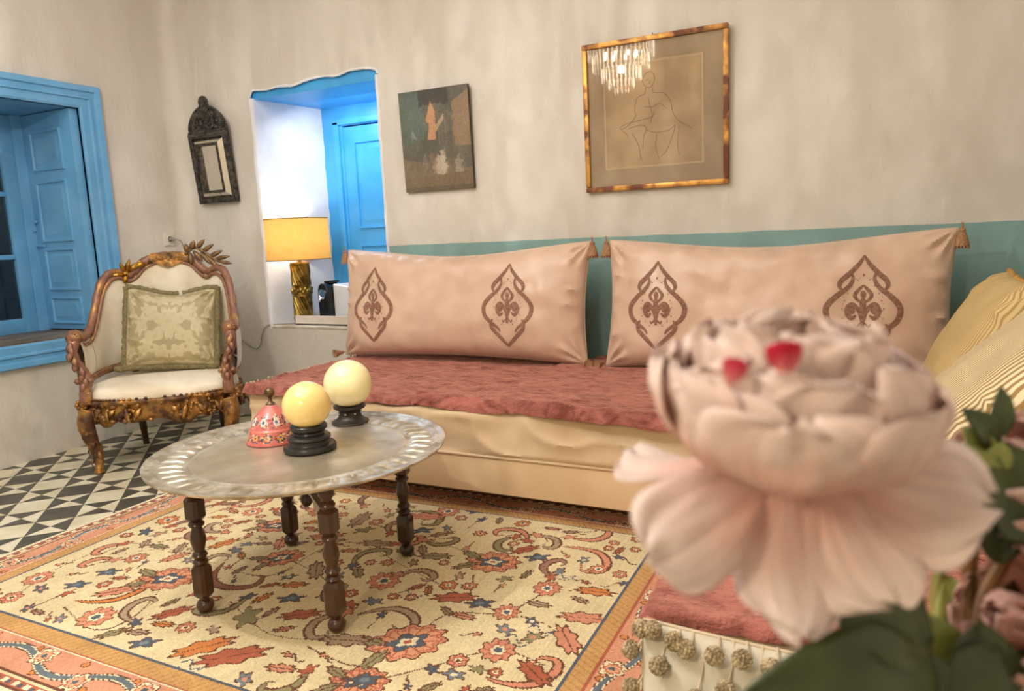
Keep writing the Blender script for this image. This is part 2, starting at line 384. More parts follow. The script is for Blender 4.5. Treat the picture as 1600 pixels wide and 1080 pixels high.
# floor: diagonal cement tiles, one mesh
def floor():
    m = M(); s2 = math.sqrt(.5); P0, Q0, S, SQ = -1.03, 3.72, .1535, .1655
    m.b2((CX-.3, BY-.1, -.06), (RX+.1, WY+.1, -.0015), 2)
    def xy(p, q): return ((p-q)*s2, (p+q)*s2, 0)
    g = .0012
    for i in range(-60, 60):
        for j in range(-60, 60):
            pc, qc = P0+(i+.5)*S, Q0+(j+.5)*SQ
            x, y, _ = xy(pc, qc)
            if not (CX-.15 < x < RX+.02 and BY+.0 < y < WY+.03): continue
            a, b, c, d = P0+i*S+g, P0+(i+1)*S-g, Q0+j*SQ+g, Q0+(j+1)*SQ-g
            q = [xy(a, c), xy(b, c), xy(b, d), xy(a, d)]
            if i % 2 == 0 and j % 2 != 0: m.add(q, [(0, 1, 2, 3)], 0)
            elif i % 2 != 0 and j % 2 == 0: m.add(q, [(0, 1, 2, 3)], 1)
            else:
                q.append(xy(pc, qc))
                # sides: 0-1 (low q) and 2-3 (high q); 1-2, 3-0 face the neighbours in p
                kA, kB = (1, 0) if i % 2 == 0 else (0, 1)      # beside black blocks white, beside white blocks black
                m.add(q, [(0, 1, 4), (2, 3, 4)], kA); m.add(q, [(1, 2, 4), (3, 0, 4)], kB)
    struct('floor', m, [TILEB, TILEW, GROUT], smooth=False)
floor()
m = M(); m.b2((WX-.3, BY-.3, CZ), (RX+.3, WY+.3, CZ+.1)); struct('ceiling', m, WALL, smooth=False)
m = M(); m.b2((RX, BY-.2, 0), (RX+.25, WY+.3, CZ)); struct('wall_right', m, WALL, smooth=False)
m = M(); m.b2((WX-.3, BY-.25, 0), (RX, BY, CZ)); struct('wall_rear', m, WALL, smooth=False)

# back wall with the niche cut into it
NX0, NX1, NZ0, NZ1, ND = -3.565, -2.572, .607, 2.105, .56
def back_wall():
    rr = random.Random(3)
    def jit(a): return rr.uniform(-a, a)
    m = M()
    def border(p, q, n, amp, ax):
        pts = []
        for i in range(n+1):
            t = i/n; x = p[0]+(q[0]-p[0])*t; z = p[1]+(q[1]-p[1])*t
            if 0 < i < n:
                if ax == 'z': z += jit(amp)
                else: x += jit(amp)
            pts.append((x, z))
        return pts
    left = border((NX0, NZ0), (NX0, NZ1-.03), 22, .006, 'x')
    top = [(NX0, NZ1-.03), (NX0+.03, NZ1+.012), (NX0+.14, NZ1+.004), (NX0+.26, NZ1+.012), (NX0+.36, NZ1+.004), (NX0+.47, NZ1+.02), (NX0+.6, NZ1+.026), (NX0+.7, NZ1+.016), (NX0+.8, NZ1+.034), (NX0+.92, NZ1+.03), (NX1-.01, NZ1+.014), (NX1, NZ1-.01)]
    right = border((NX1, NZ1-.01), (NX1, NZ0), 22, .003, 'x')
    bot = border((NX1, NZ0), (NX0, NZ0), 14, .004, 'z')
    loop = left+top[1:]+right[1:]+bot[1:-1]
    n = len(loop)
    ox0, ox1, oz0, oz1 = CX-.05, RX, 0, CZ
    def outer(p):
        x, z = p
        i = None
        return None
    # strips: four trapezoid fans onto the outer rectangle
    def strip(pts, f):
        a = [(p[0], WY, p[1]) for p in pts]; b = [f(p) for p in pts]
        k = len(pts); m.add(a+b, [(i, i+1, k+i+1, k+i) for i in range(k-1)])
    strip(left, lambda p: (ox0, WY, p[1])); strip(right, lambda p: (ox1, WY, p[1]))
    strip(top, lambda p: (p[0], WY, oz1)); strip(bot+[] , lambda p: (p[0], WY, oz0))
    for (xa, xb, za, zb) in ((ox0, NX0, NZ1-.03, oz1), (ox0, NX0, oz0, NZ0), (NX1, ox1, NZ1-.01, oz1), (NX1, ox1, oz0, NZ0)):
        m.add([(xa, WY, za), (xb, WY, za), (xb, WY, zb), (xa, WY, zb)], [(0, 1, 2, 3)])
    struct('wall_back', m, WALL, smooth=False)
    # rounded plaster lip around the opening, then the reveals
    def side(pts, mt, name, inx=0.0, inz=0.0, depth=ND, lip=.012, nrm=(0, 0)):
        q = M(); k = len(pts)
        rows = [(0, 0), (.35, -.35*.3), (1, .0)]
        def P(i, d, off): return (pts[i][0]+nrm[0]*off+inx*d/ND, WY+d, pts[i][1]+nrm[1]*off+inz*d/ND)
        prof = [(0.0, 0.0), (-.006, .006), (-.004, .016), (.008, .02), (.03, .017), (depth*.5, .017), (depth, .017)]
        vs_ = [P(i, d, o_) for i in range(k) for d, o_ in prof]; L = len(prof)
        q.add(vs_, [(i*L+j, (i+1)*L+j, (i+1)*L+j+1, i*L+j+1) for i in range(k-1) for j in range(L-1)])
        return struct(name, q, mt, sharp=60)
    side(left, PLASTER_WHITE, 'niche_reveal_left', inx=.09, nrm=(1, 0))
    side(right, PLASTER_WHITE, 'niche_reveal_right', inx=-.02, nrm=(-1, 0))
    side([(p[0], p[1]) for p in bot], SILL_PLASTER, 'niche_sill', nrm=(0, 1))
    # blue niche ceiling boards
    q = M(); q.b2((NX0-.02, WY+.018, NZ1-.035), (NX1+.02, WY+ND+.05, NZ1+.04)); 
    struct('niche_ceiling', q, BLUE2, smooth=False)
    # worn white plaster edge along the top of the opening
    q = M(); tp = [Vector((p[0], WY-.001, p[1]+.004)) for p in top]
    path = spline(tp, 5); q.tube(path, [.0075+.004*noise.noise(p*9) for p in path], 8, rough=.003)
    q2 = [Vector((p[0]-.002, WY, p[1])) for p in left[::2]]; q.tube(spline(q2, 3), .0045, 6, rough=.002)
    struct('trim_1', q, PLASTER_WHITE)
    q = M(); q.b2((CX-.3, WY+ND+.08, 0), (RX, WY+ND+.2, CZ)); struct('wall_niche_back', q, WALL, smooth=False)
    q = M(); q.b2((NX0-.3, WY+.05, .2), (NX0-.02, WY+ND+.08, 2.4)); q.b2((NX1+.02, WY+.05, .2), (NX1+.3, WY+ND+.08, 2.4)); struct('wall_niche_sides', q, WALL, smooth=False)
back_wall()

# blue panelled door at the back of the niche
def panel_rects(m, y, rects, face=-1, axis=1, ridge=.012, fr=.03):
    """raised and fielded panels: a moulding ring around a raised field, on plane axis=y"""
    for (a0, a1, z0, z1) in rects:
        def P(a, d, z): return (a, y+face*d, z) if axis == 1 else (y+face*d, a, z)
        def ring(o_, d): return [P(a0+o_, d, z0+o_), P(a1-o_, d, z0+o_), P(a1-o_, d, z1-o_), P(a0+o_, d, z1-o_)]
        rings = [ring(0, 0), ring(.002, ridge), ring(.012, ridge), ring(.018, -.004), ring(.024, -.004), ring(.024+fr, ridge*.8), ring(.026+fr, ridge*.8)]
        vs_ = [p for r_ in rings for p in r_]; fs = []
        for k in range(len(rings)-1):
            for i in range(4): fs.append((k*4+i, k*4+(i+1) % 4, (k+1)*4+(i+1) % 4, (k+1)*4+i))
        L = (len(rings)-1)*4; fs.append((L, L+1, L+2, L+3)); m.add(vs_, fs)
DY = WY+ND
def niche_door():
    d = thing('door_1', None, None, (0, 0, 0)); d['kind'] = 'structure'
    m = M()
    x0, x1, z0, z1 = -3.29, -2.60, NZ0-.0, 1.93
    m.b2((-3.50, DY-.01, NZ0), (x0-.0, DY+.05, NZ1-.03), bev=.004)            # left jamb
    m.b2((x0-.07, DY-.03, NZ0), (x0-.02, DY+.02, z1+.04), bev=.006)
    m.b2((-3.50, DY-.012, z1+.01), (NX1, DY+.05, NZ1-.03), bev=.004)          # head
    m.b2((x0-.07, DY-.03, z1+.015), (NX1, DY+.02, z1+.06), bev=.006)
    m.build('door_frame', BLUE2, d)
    m = M(); m.b2((x0, DY-.006, z0), (x1, DY+.04, z1), bev=.003)
    panel_rects(m, DY-.006, [(x0+.09, x0+.40, 1.24, 1.83), (x0+.09, x0+.40, .72, 1.13)])
    m.build('door_leaf', BLUE2, d)
    m = M(); m.b2((x0+.445, DY-.022, 1.22), (x0+.475, DY-.005, 1.36), bev=.004); m.tube([(x0+.46, DY-.02, 1.30), (x0+.46, DY-.05, 1.30), (x0+.50, DY-.055, 1.30)], .006, 8)
    m.ball((x0+.46, DY-.03, 1.25), .01, 8, 6)
    m.build('latch', BLUE2, d)
niche_door()
# white door handle at the right of the niche, on its reveal
q = M(); q.b2((NX1-.045, WY+.10, 1.19), (NX1-.019, WY+.15, 1.36), bev=.006); q.tube(spline([(NX1-.04, WY+.12, 1.33), (NX1-.085, WY+.12, 1.335), (NX1-.095, WY+.12, 1.30), (NX1-.09, WY+.12, 1.26)], 5), .009, 8); q.ball((NX1-.05, WY+.12, 1.225), .012, 10, 8)
tag(q.build('window_handle', WHITEPLASTIC), 'small white lever handle on the right side of the bright wall recess', 'handle')

# left wall with the window opening
WY0, WY1, WZ0, WZ1 = 1.35, 2.915, .665, 2.005
def left_wall():
    m = M(); a, b = BY, WY+.02
    def slab(y0, y1, z0, z1): m.b2((WX-.28, y0, z0), (WX, y1, z1))
    slab(a, WY0-.05, 0, CZ); slab(WY1+.05, b, 0, CZ); slab(WY0-.05, WY1+.05, 0, WZ0-.03); slab(WY0-.05, WY1+.05, WZ1+.05, CZ)
    struct('wall_left', m, WALL, smooth=False)
    # soft plaster fillet in the corner and along the foot of the walls
    m = M()
    def f(u, v):
        a_ = u*PI/2; r = .09
        return (WX+r-r*math.cos(a_)+.0, WY-r+r*math.sin(a_), v*CZ)
    m.grid(f, 10, 30); struct('trim_2', m, WALL)
left_wall()
def window():
    w_ = thing('window_1', None, None); w_['kind'] = 'structure'
    # moulded architrave, mitred: profile (offset outward from the opening, projection into the room)
    prof = [(0, -.02), (0, .012), (.012, .018), (.05, .018), (.056, .028), (.066, .030), (.07, .022), (.092, .022), (.098, .034), (.125, .040), (.132, .030), (.135, 0), (.135, -.01)]
    m = M(); L = len(prof)
    cs = [(WY0, WZ0, -1, -1), (WY1, WZ0, 1, -1), (WY1, WZ1, 1, 1), (WY0, WZ1, -1, 1)]
    vs_ = [(WX+pr, y+sy*o_, z+sz*o_*(1.0 if sz > 0 else 1.0)) for (y, z, sy, sz) in cs for o_, pr in prof]
    m.add(vs_, [(i*L+j, ((i+1) % 4)*L+j, ((i+1) % 4)*L+j+1, i*L+j+1) for i in range(4) for j in range(L-1)])
    m.build('window_frame', BLUE, w_, sharp=25)
    D = .54
    m = M()
    m.b2((WX-D, WY1, WZ0), (WX+.0, WY1+.05, WZ1+.05)); m.b2((WX-D, WY0-.05, WZ0), (WX, WY0, WZ1+.05)); m.b2((WX-D, WY0, WZ1), (WX, WY1, WZ1+.05))
    m.build('reveal', BLUE, w_, smooth=False)
    SB = mat('worn_sill_board', (128, 118, 106), rough=.7, mix=(96, 84, 72), scale=7, stretch=(1, .3, 1))
    m = M(); m.b2((WX-D-.02, WY0-.05, WZ0-.03), (WX+.002, WY1+.05, WZ0+.012), bev=.004); tag(m.build('window_sill', SB, w_), 'worn grey sill board')
    # casement: outer frame, leaves with three panes each
    px = WX-D+.03
    def casement(y0, y1):
        c = M(); x0, x1 = px-.03, px+.02
        st, z0, z1 = .075, WZ0+.012, WZ1-.005
        c.b2((x0, y0, z0), (x1, y0+st, z1), bev=.004); c.b2((x0, y1-st, z0), (x1, y1, z1), bev=.004)
        c.b2((x0, y0+st, z0), (x1-.001, y1-st, z0+.09), bev=.003); c.b2((x0, y0+st, z1-.09), (x1-.001, y1-st, z1), bev=.003)
        for k in (1, 2):
            z = z0+.09+(z1-z0-.18)*k/3; c.b2((x0+.012, y0+st, z-.014), (x1-.008, y1-st, z+.014), bev=.003)
        o = c.build('casement', BLUE, w_)
        g = M(); g.b2((x0+.02, y0+st-.01, z0+.08), (x0+.024, y1-st+.01, z1-.08)); tag(g.build('glass_pane', GLASS, o, smooth=False), 'dark glass panes')
    casement(2.14, 2.80); casement(WY0+.07, 2.13)
    m = M(); m.b2((px-.05, 2.80, WZ0), (px+.03, WY1, WZ1), bev=.004); m.b2((px-.05, WY0, WZ0), (px+.03, WY0+.07, WZ1)); m.build('jamb', BLUE, w_)
    # folded panelled shutter against the far reveal
    sh = M(); sy = WY1-.055
    xa, xb = WX-D+.06, WX-.012
    sh.b2((xa, sy, WZ0+.02), (xb, sy+.054, WZ1-.004), bev=.004)
    panel_rects(sh, sy, [(xa+.07, xb-.10, 1.66, 1.90), (xa+.07, xb-.10, 1.23, 1.60), (xa+.07, xb-.10, .93, 1.19), (xa+.07, xb-.10, .72, .89)], fr=.022, ridge=.01)
    s = sh.build('shutter', BLUE, w_)
    h = M(); h.b2((xa-.005, sy-.012, 1.20), (xa+.05, sy, 1.215), bev=.002); h.tube([(xa+.0, sy-.012, 1.21), (xa+.09, sy-.016, 1.208)], .006, 8); h.ball((xa+.03, sy-.01, 1.36), .012, 8, 6); h.b2((xa-.008, sy-.02, 1.30), (xa+.012, sy, 1.42), bev=.003)
    h.build('latch', BLUE, s)
window()

# outlet and cable
ot = thing('wall_outlet', 'square white wall socket beside the corner with a plug in it', 'wall outlet', (WX, 3.44, 1.222))
m = M(); m.box((.006, 0, 0), (.012, .085, .085), bev=.004); m.lathe([(.0, 0), (.024, 0), (.024, .006), (.019, .006), (.017, -.002), (0, -.002)][::-1], 20, T=Matrix.Translation((.012, 0, 0)) @ Matrix.Rotation(PI/2, 4, 'Y')); m.build('cover_plate', PLATE, ot)
m = M(); m.tube([(.008, 0, 0), (.04, 0, 0)], .013, 12); m.tube([(.04, 0, 0), (.05, .01, -.004)], [.012, .007], 10); tag(m.build('plug', CORD, ot), 'grey plug')
m = M()
cp = spline([(WX+.05, 3.45, 1.218), (WX+.06, 3.49, 1.20), (WX+.05, 3.53, 1.12), (CX+.075, 3.575, .98), (CX+.13, 3.592, .78), (CX+.24, 3.592, .60), (-3.82, 3.592, .515), (-3.72, 3.592, .47), (-3.67, 3.592, .49), (-3.63, 3.590, .585), (-3.585, 3.588, .625), (-3.54, 3.61, .632), (-3.46, 3.66, .632), (-3.40, 3.70, .632)], 8)
m.tube(cp, .0032, 6); tag(m.build('lamp_cable', CORD), 'thin grey cable running along the wall from the socket to the brass lamp', 'cable')

def on_z(px, py, z):
    d = CF + CR*((px-800)/FPX) - CU*((py-540)/FPX); t = (z-CAM_H)/d.z
    return Vector((0, 0, CAM_H))+d*t

# ------------------------------------------------------------------ pillows
class Pillow:
    def __init__(s, w, h, t, seed=0, pinch=.055, wr=.008, sag=0.0, power=.55, wscale=5.0):
        s.w, s.h, s.t, s.seed, s.pinch, s.wr, s.sag, s.power, s.ws = w, h, t, seed, pinch, wr, sag, power, wscale
    def P(s, u, v, side=1):
        k = s.pinch
        x = s.w/2*u*(1-k*.6*math.cos(v*PI/2)*abs(u)**3)
        y = s.h/2*v*(1-k*1.5*math.cos(u*PI/2)**1.0*abs(v)**3)
        y += -s.sag*math.cos(u*PI/2)**2*max(v, 0)**2
        a = max(0.0, (1-abs(u)**5)*(1-abs(v)**3.2))
        z = s.t/2*a**s.power*side
        edge = 1-a
        q = Vector((x*s.ws, y*s.ws, s.seed*7.3+side))
        n = noise.noise(q)*.9+noise.noise(q*2.1)*.5
        # creases radiating from the corners
        for cx_, cy_ in ((-1, -1), (1, -1), (-1, 1), (1, 1)):
            dx, dy = (u-cx_)*s.w, (v-cy_)*s.h; r_ = math.hypot(dx, dy); an = math.atan2(dy, dx)
            n += 1.9*math.sin(an*12+s.seed+cx_*2)*math.exp(-((r_-.12)/.11)**2)
        # short pulls from the side seams
        n += (1-abs(math.sin(v*8.5+s.seed*2+math.sin(v*5)+u*2)))**2*3.0*math.exp(-((1-abs(u))*s.w/(.10+.06*math.sin(v*9+s.seed)))**2)
        n += 1.2*math.sin(u*s.w*26+s.seed+3*v)*math.exp(-((v-1)*s.h/.09)**2)*max(0, math.cos(u*1.4))
        z += side*s.wr*n*min(1, a*3)
        return Vector((x, y, z))
    def mesh(s, nu=90, nv=50):
        m = M()
        def c(t): return math.sin((2*t-1)*PI/2)
        for side in (1, -1): m.grid(lambda a, b: s.P(c(a), c(b), side), nu, nv)
        return m
    def on(s, x, y, off=.002):
        """front-surface point for flat coordinates x, y (metres from the centre)"""
        u, v = 2*x/s.w, 2*y/s.h
        p = s.P(u, v); e = 1e-3
        n = (s.P(u+e, v)-p).cross(s.P(u, v+e)-p); n.normalize()
        return p+n*off
def weld(o, d=.0008):
    import bmesh
    bm = bmesh.new(); bm.from_mesh(o.data); bmesh.ops.remove_doubles(bm, verts=bm.verts, dist=d); bmesh.ops.recalc_face_normals(bm, faces=bm.faces); bm.to_mesh(o.data); bm.free()
    o.data.polygons.foreach_set('use_smooth', [True]*len(o.data.polygons)); return o

def ribbon(m, pl, pts, width, off=.0022, n=8):
    P = spline([Vector((a, b, 0)) for a, b in pts], n); L = len(P)
    vs_ = []
    for i, p in enumerate(P):
        t = (P[min(i+1, L-1)]-P[max(i-1, 0)]); t.normalize(); nn = Vector((-t.y, t.x, 0))
        s = i/(L-1); wd = width*1.12*(.26+.74*math.sin(PI*s)**.8)/2
        for k in (-1, 0, 1): 
            q = p+nn*wd*k; vs_.append(pl.on(q.x, q.y, off+(.0008 if k == 0 else 0)))
    m.add(vs_, [(i*3+k, i*3+k+1, (i+1)*3+k+1, (i+1)*3+k) for i in range(L-1) for k in (0, 1)])
def blob(m, pl, c, rx, ry, ang=0, off=.0024, n=14):
    ca, sa = math.cos(ang), math.sin(ang)
    vs_ = [pl.on(c[0], c[1], off+.001)]
    for f in (.55, 1):
        for i in range(n):
            a = 2*PI*i/n; x, y = rx*f*math.cos(a), ry*f*math.sin(a); vs_.append(pl.on(c[0]+x*ca-y*sa, c[1]+x*sa+y*ca, off))
    m.add(vs_, [(0, 1+i, 1+(i+1) % n) for i in range(n)]+[(1+i, 1+n+i, 1+n+(i+1) % n, 1+(i+1) % n) for i in range(n)])
def medallion(pl, cx, cy, hw, hh, parent):
    m = M()
    for s in (-1, 1):
        A = lambda pts: [(cx+s*a*hw, cy+b*hh) for a, b in pts]
        ribbon(m, pl, A([(0.0, 1.0), (.14, .82), (.40, .62), (.60, .49), (.65, .38), (.56, .29)]), .018)
        ribbon(m, pl, A([(.34, .67), (.29, .51), (.44, .34), (.70, .20), (.93, .04), (1.0, -.10), (.91, -.28), (.64, -.44), (.42, -.54), (.32, -.64)]), .020)
        ribbon(m, pl, A([(.60, -.34), (.69, -.42), (.66, -.55), (.47, -.68), (.21, -.84), (.05, -.95), (0, -1.0)]), .018)
        for q in range(13):
            t = q/12*PI; blob(m, pl, (cx+s*(.10+.44*math.sin(t))*hw, cy+.04*hh+.50*hh*math.cos(t)), .0018, .0018, n=6)
        # centre motif
        ribbon(m, pl, A([(.03, -.30), (.10, -.10), (.30, .02), (.42, -.10), (.32, -.24), (.18, -.18)]), .020)
        blob(m, pl, (cx+s*.30*hw, cy-.10*hh), .013, .013)
        ribbon(m, pl, A([(.02, .06), (.16, .12), (.22, .22), (.08, .34), (.0, .40)]), .013)
        ribbon(m, pl, A([(.05, -.32), (.16, -.40), (.22, -.34)]), .007)
        for (a, b) in ((.5, .10), (.56, -.06), (.54, -.24), (.42, .24), (.30, .38), (.16, .50), (.40, -.36), (.24, -.46)):
            blob(m, pl, (cx+s*a*hw, cy+b*hh), .0028, .0028, n=6)
    blob(m, pl, (cx, cy+.22*hh), .011, .016); blob(m, pl, (cx, cy+.02*hh), .012, .030); blob(m, pl, (cx, cy-.34*hh), .009, .022); blob(m, pl, (cx, cy+.60*hh), .004, .006, n=8)
    blob(m, pl, (cx, cy-.12*hh), .014, .03)
    m.build('embroidered_medallion', EMBROID, parent, sharp=None)
def tassel(parent, loc, s=1.0, name='tassel'):
    m = M()
    m.tube([(0, 0, .03*s), (0, 0, .0)], .004*s, 6)
    m.lathe([(0, .008), (.010, .006), (.013, 0), (.011, -.008), (.014, -.012), (.020, -.030), (.026, -.052), (.027, -.060), (0, -.058)], 18)
    vs_ = m.v
    m.v = [(p[0]*s*(1+.10*math.sin(math.atan2(p[1], p[0])*9)), p[1]*s*(1+.10*math.sin(math.atan2(p[1], p[0])*9)), p[2]*s) for p in vs_]
    for i in range(14):
        a = 2*PI*i/14; m.tube([(.02*s*math.cos(a), .02*s*math.sin(a), -.045*s), (.027*s*math.cos(a), .027*s*math.sin(a), -.072*s)], .0028*s, 5)
    return m.build(name, TASSEL, parent, loc=loc)

SEATZ = .492
def big_pillow(name, label, x0, x1, meds, seed, tilt, rz=0, sag=.03):
    W_, H_ = x1-x0, .60
    pl = Pillow(W_, H_, .24, seed, wr=.015, sag=sag, wscale=6.0)
    lean = R(9)
    t = thing(name, label, 'cushion', ((x0+x1)/2, 3.335, SEATZ+H_/2*math.cos(lean)+.02), (PI/2-lean, tilt, rz), 'long embroidered cushions on the banquette')
    c = weld(pl.mesh(110, 56).build('cushion_cover', SATIN, t))
    e = M(); pts = []
    for a in np.linspace(-1, 1, 50): pts.append(pl.P(a, 1)); 
    for a in np.linspace(1, -1, 30)[1:]: pts.append(pl.P(1, a))
    for a in np.linspace(1, -1, 50)[1:]: pts.append(pl.P(a, -1))
    for a in np.linspace(-1, 1, 30)[1:-1]: pts.append(pl.P(-1, a))
    e.tube(pts, .0032, 6, closed=True); e.build('seam_piping', PIPING, t)
    for (mx, hw, hh) in meds: medallion(pl, mx, -.015, hw, hh, t)
    for sx in (-1, 1):
        for sy in (1, -1):
            p = pl.P(sx*.995, sy*.995)
            o = tassel(t, (p.x+sx*.016, p.y-(.01 if sy > 0 else -.012), p.z+.014), 1.0 if sy > 0 else .8)
            o.rotation_euler = (-PI/2+lean, 0, 0) if sy > 0 else (R(-160), 0, R(sx*60))
    return t
big_pillow('embroidered_cushion', 'long peach satin cushion with two brown medallions, nearest the wall recess and lamp', -2.70, -1.225,
           [(.26-.7375, .128, .208), (1.09-.7375, .132, .213)], 1, R(0))
big_pillow('embroidered_cushion', 'long peach satin cushion with two brown medallions, on the right behind the big pink peony', -1.13, .305,
           [(.262-.7175, .132, .205), (1.107-.7175, .138, .21)], 5, R(0))

# ------------------------------------------------------------------ banquettes
def wrinkle(x, s, seed, amp):
    q = Vector((x*1.6+s*2.2, s*3.4-x*1.1, seed)); 
    a = noise.noise(q*1.5); b = noise.noise(q*3.2+Vector((4, 1, 0)))
    ridge = (1-abs(a)*3.2); ridge = max(ridge, 0)**2
    return amp*(a*1.2+b*.6+ridge*.9)
def cushion_block(name, m_, x0, x1, y0, y1, z0, z1, parent, seed, amp=.008, front='y', rad=.05, nx=120, mats=None):
    """loose-covered mattress: a rounded section swept along x (front at y0) or along y (front at x0)"""
    m = M()
    if front == 'y': A0, A1, B0, B1 = x0, x1, y0, y1
    else: A0, A1, B0, B1 = y0, y1, x0, x1
    prof = []
    for z in np.linspace(z0, z1-rad, 14): prof.append((B0, z, 1.0))
    for a in np.linspace(0, PI/2, 8)[1:]: prof.append((B0+rad-rad*math.cos(a), z1-rad+rad*math.sin(a), 1.0))
    for b in np.linspace(B0+rad, B1, 12)[1:]: prof.append((b, z1, .4))
    prof += [(B1, z0, 0)]
    s_ = [0]
    for i in range(1, len(prof)): s_.append(s_[-1]+math.hypot(prof[i][0]-prof[i-1][0], prof[i][1]-prof[i-1][1]))
    n = len(prof)
    def f(u, v):
        j = int(round(v*(n-1))); b, z, k = prof[j]; a = A0+(A1-A0)*u
        d = wrinkle(a, s_[j], seed, amp)*k
        end = min(1, min(u, 1-u)*(A1-A0)/.03)**.5
        zc = (z0+z1)/2; z = zc+(z-zc)*(.9+.1*end)
        if j < 20: b2, z2 = b-d, z+d*.4
        else: b2, z2 = b, z+d
        if j == 0: b2 = b+.006; z2 = z
        if z2 < z0: z2 = z0
        return (a, b2, z2) if front == 'y' else (b2, a, z2)
    m.grid(f, nx, n)
    L = len(m.v); m.f.append(tuple(range(0, n))); m.m.append(0); m.f.append(tuple(range(L-n, L))[::-1]); m.m.append(0)
    return m.build(name, m_, parent, sharp=50)
sofa = thing('banquette', 'long low cream banquette along the back wall under the two embroidered cushions', 'sofa', (0, 0, 0))
SX0, SY0 = -2.655, 2.515
m = M(); m.b2((SX0, SY0, .105), (RX-.01, WY-.015, .262), bev=.012); m.build('base', SOFA2, sofa)
m = M(); m.tube([(SX0-.001, SY0-.001, .264), (RX-.02, SY0-.001, .264)], .006, 8); tag(m.build('seam_piping', SOFA, sofa), 'cream piped seam')
cushion_block('mattress', SOFA, SX0-.004, RX-.012, SY0-.006, WY-.018, .268, SEATZ-.018, sofa, 2.0, .014, nx=260)
for x in (SX0+.1, -1.6, -.6, .4):
    for y in (SY0+.30, WY-.12):
        m = M(); m.lathe([(.022, 0), (.03, .02), (.034, .106)], 14, (x, y, 0)); m.build('leg', DARKWOOD, sofa)
bench = thing('banquette', 'shorter cream banquette on the right under the striped cushions, running toward the camera', 'sofa', (0, 0, 0))
BX0, BY0, BY1 = -.352, 1.20, SY0-.02
m = M(); m.b2((BX0, BY0, .105), (RX-.01, BY1, .262), bev=.012); m.build('base', SOFA2, bench)
cushion_block('mattress', SOFA, BX0-.004, RX-.012, BY0, BY1, .268, SEATZ-.034, bench, 5.0, .007, front='x', nx=90)
for x in (BX0+.08, RX-.1):
    for y in (BY0+.08, BY1-.08):
        m = M(); m.lathe([(.022, 0), (.03, .02), (.034, .106)], 14, (x, y, 0)); m.build('leg', DARKWOOD, bench)

def throw(name, label, corner, nu, nv, seed, zt, drop=.03, front='y', amp=.009, fringe=None):
    """quilted velvet throw: corner(u, v) gives the plan position, v=0 the front hem"""
    m = M(); th = .012; LU = (Vector(corner(1, .5))-Vector(corner(0, .5))).length; LV = (Vector(corner(.5, 1))-Vector(corner(.5, 0))).length
    def f(u, v, top=True):
        x, y = corner(u, v); a, b = (x, y)
        q = Vector((a*2.0, b*5.2, seed))
        z = zt+amp*(noise.noise(q*1.3)*1.0+(1-abs(noise.noise(q*1.9+Vector((3, 3, 3)))*2.2))*.9)+.0045*noise.noise(q*5)+.003*noise.noise(q*11)+.002*noise.noise(q*24)
        e = min(u, 1-u)*LU
        z += .009*math.exp(-((v*LV-.022)/.012)**2) + .007*math.exp(-((e-.02)/.012)**2)
        z -= .006*(1 if (e < .004 or v < .01 or v > .99) else 0)
        if not top: z = zt-.004
        return x, y, z
    def g(u, v, top=True):
        x, y, z = f(u, v, top)
        dist = v*LV
        if drop and dist < .045:                       # rolls over the rounded front edge
            k = 1-dist/.045; z -= drop*k*k
            if front == 'y': y -= 0
        return (x, y, z)
    m.grid(lambda u, v: g(u, v), nu, nv)
    # hem wall down to the seat all round
    b = []
    for i in range(nu): b.append(i*nv)
    for j in range(1, nv): b.append((nu-1)*nv+j)
    for i in range(nu-2, -1, -1): b.append(i*nv+nv-1)
    for j in range(nv-2, 0, -1): b.append(j)
    L = len(m.v)
    for i in b: p = m.v[i]; m.v.append((p[0], p[1], p[2]-th))
    for k in range(len(b)): m.f.append((b[k], b[(k+1) % len(b)], L+(k+1) % len(b), L+k)); m.m.append(0)
    o = m.build(name, THROW, sharp=None)
    tag(o, label, 'throw blanket', 'rust velvet throws on the banquettes')
    return o
def lerp(a, b, t): return a+(b-a)*t
def cA(u, v):
    xl = lerp(-2.672, -2.672, v); xr = lerp(-1.66, -1.20, v); x = lerp(xl, xr, u)
    return x, lerp(SY0-.026+.012*math.sin(x*3), WY-.03, v)
tA = throw('velvet_throw', 'rust velvet throw over the left half of the long banquette, left end beside the armchair', cA, 150, 120, 1.3, SEATZ, .022)
def cB(u, v):
    xl = lerp(-1.72, -1.24, v); xr = RX-.03; x = lerp(xl, xr, u)
    return x, lerp(SY0-.030+.016*math.sin(x*4+1)-.012*max(0, min(1, (x+1.2)/.5)), WY-.03, v)
tB = throw('velvet_throw', 'rust velvet throw on the long banquette between and right of the two long cushions', cB, 240, 120, 4.1, SEATZ+.012, .035)
def cC(u, v):
    return lerp(BX0-.022, RX-.04, v), lerp(BY0-.004, BY1-.02, 1-u)
tC = throw('velvet_throw', 'rust velvet throw on the right banquette, just behind the pompom cushion', cC, 105, 80, 8.2, SEATZ-.018, .05)
# little pale knots along the open end of the left throw
m = M()
rr = random.Random(5)
for i in range(44):
    y = lerp(SY0+.0, WY-.05, i/43); z = SEATZ+.004
    m.ball((-2.679+rr.uniform(-.003, .003), y, z+rr.uniform(-.003, .005)), rr.uniform(.0045, .0075), 6, 4)
KNOT = mat('cream_knots', (206, 188, 160), rough=.9)
tag(m.build('edge_fringe', KNOT, tA), 'cream knotted edge'); 

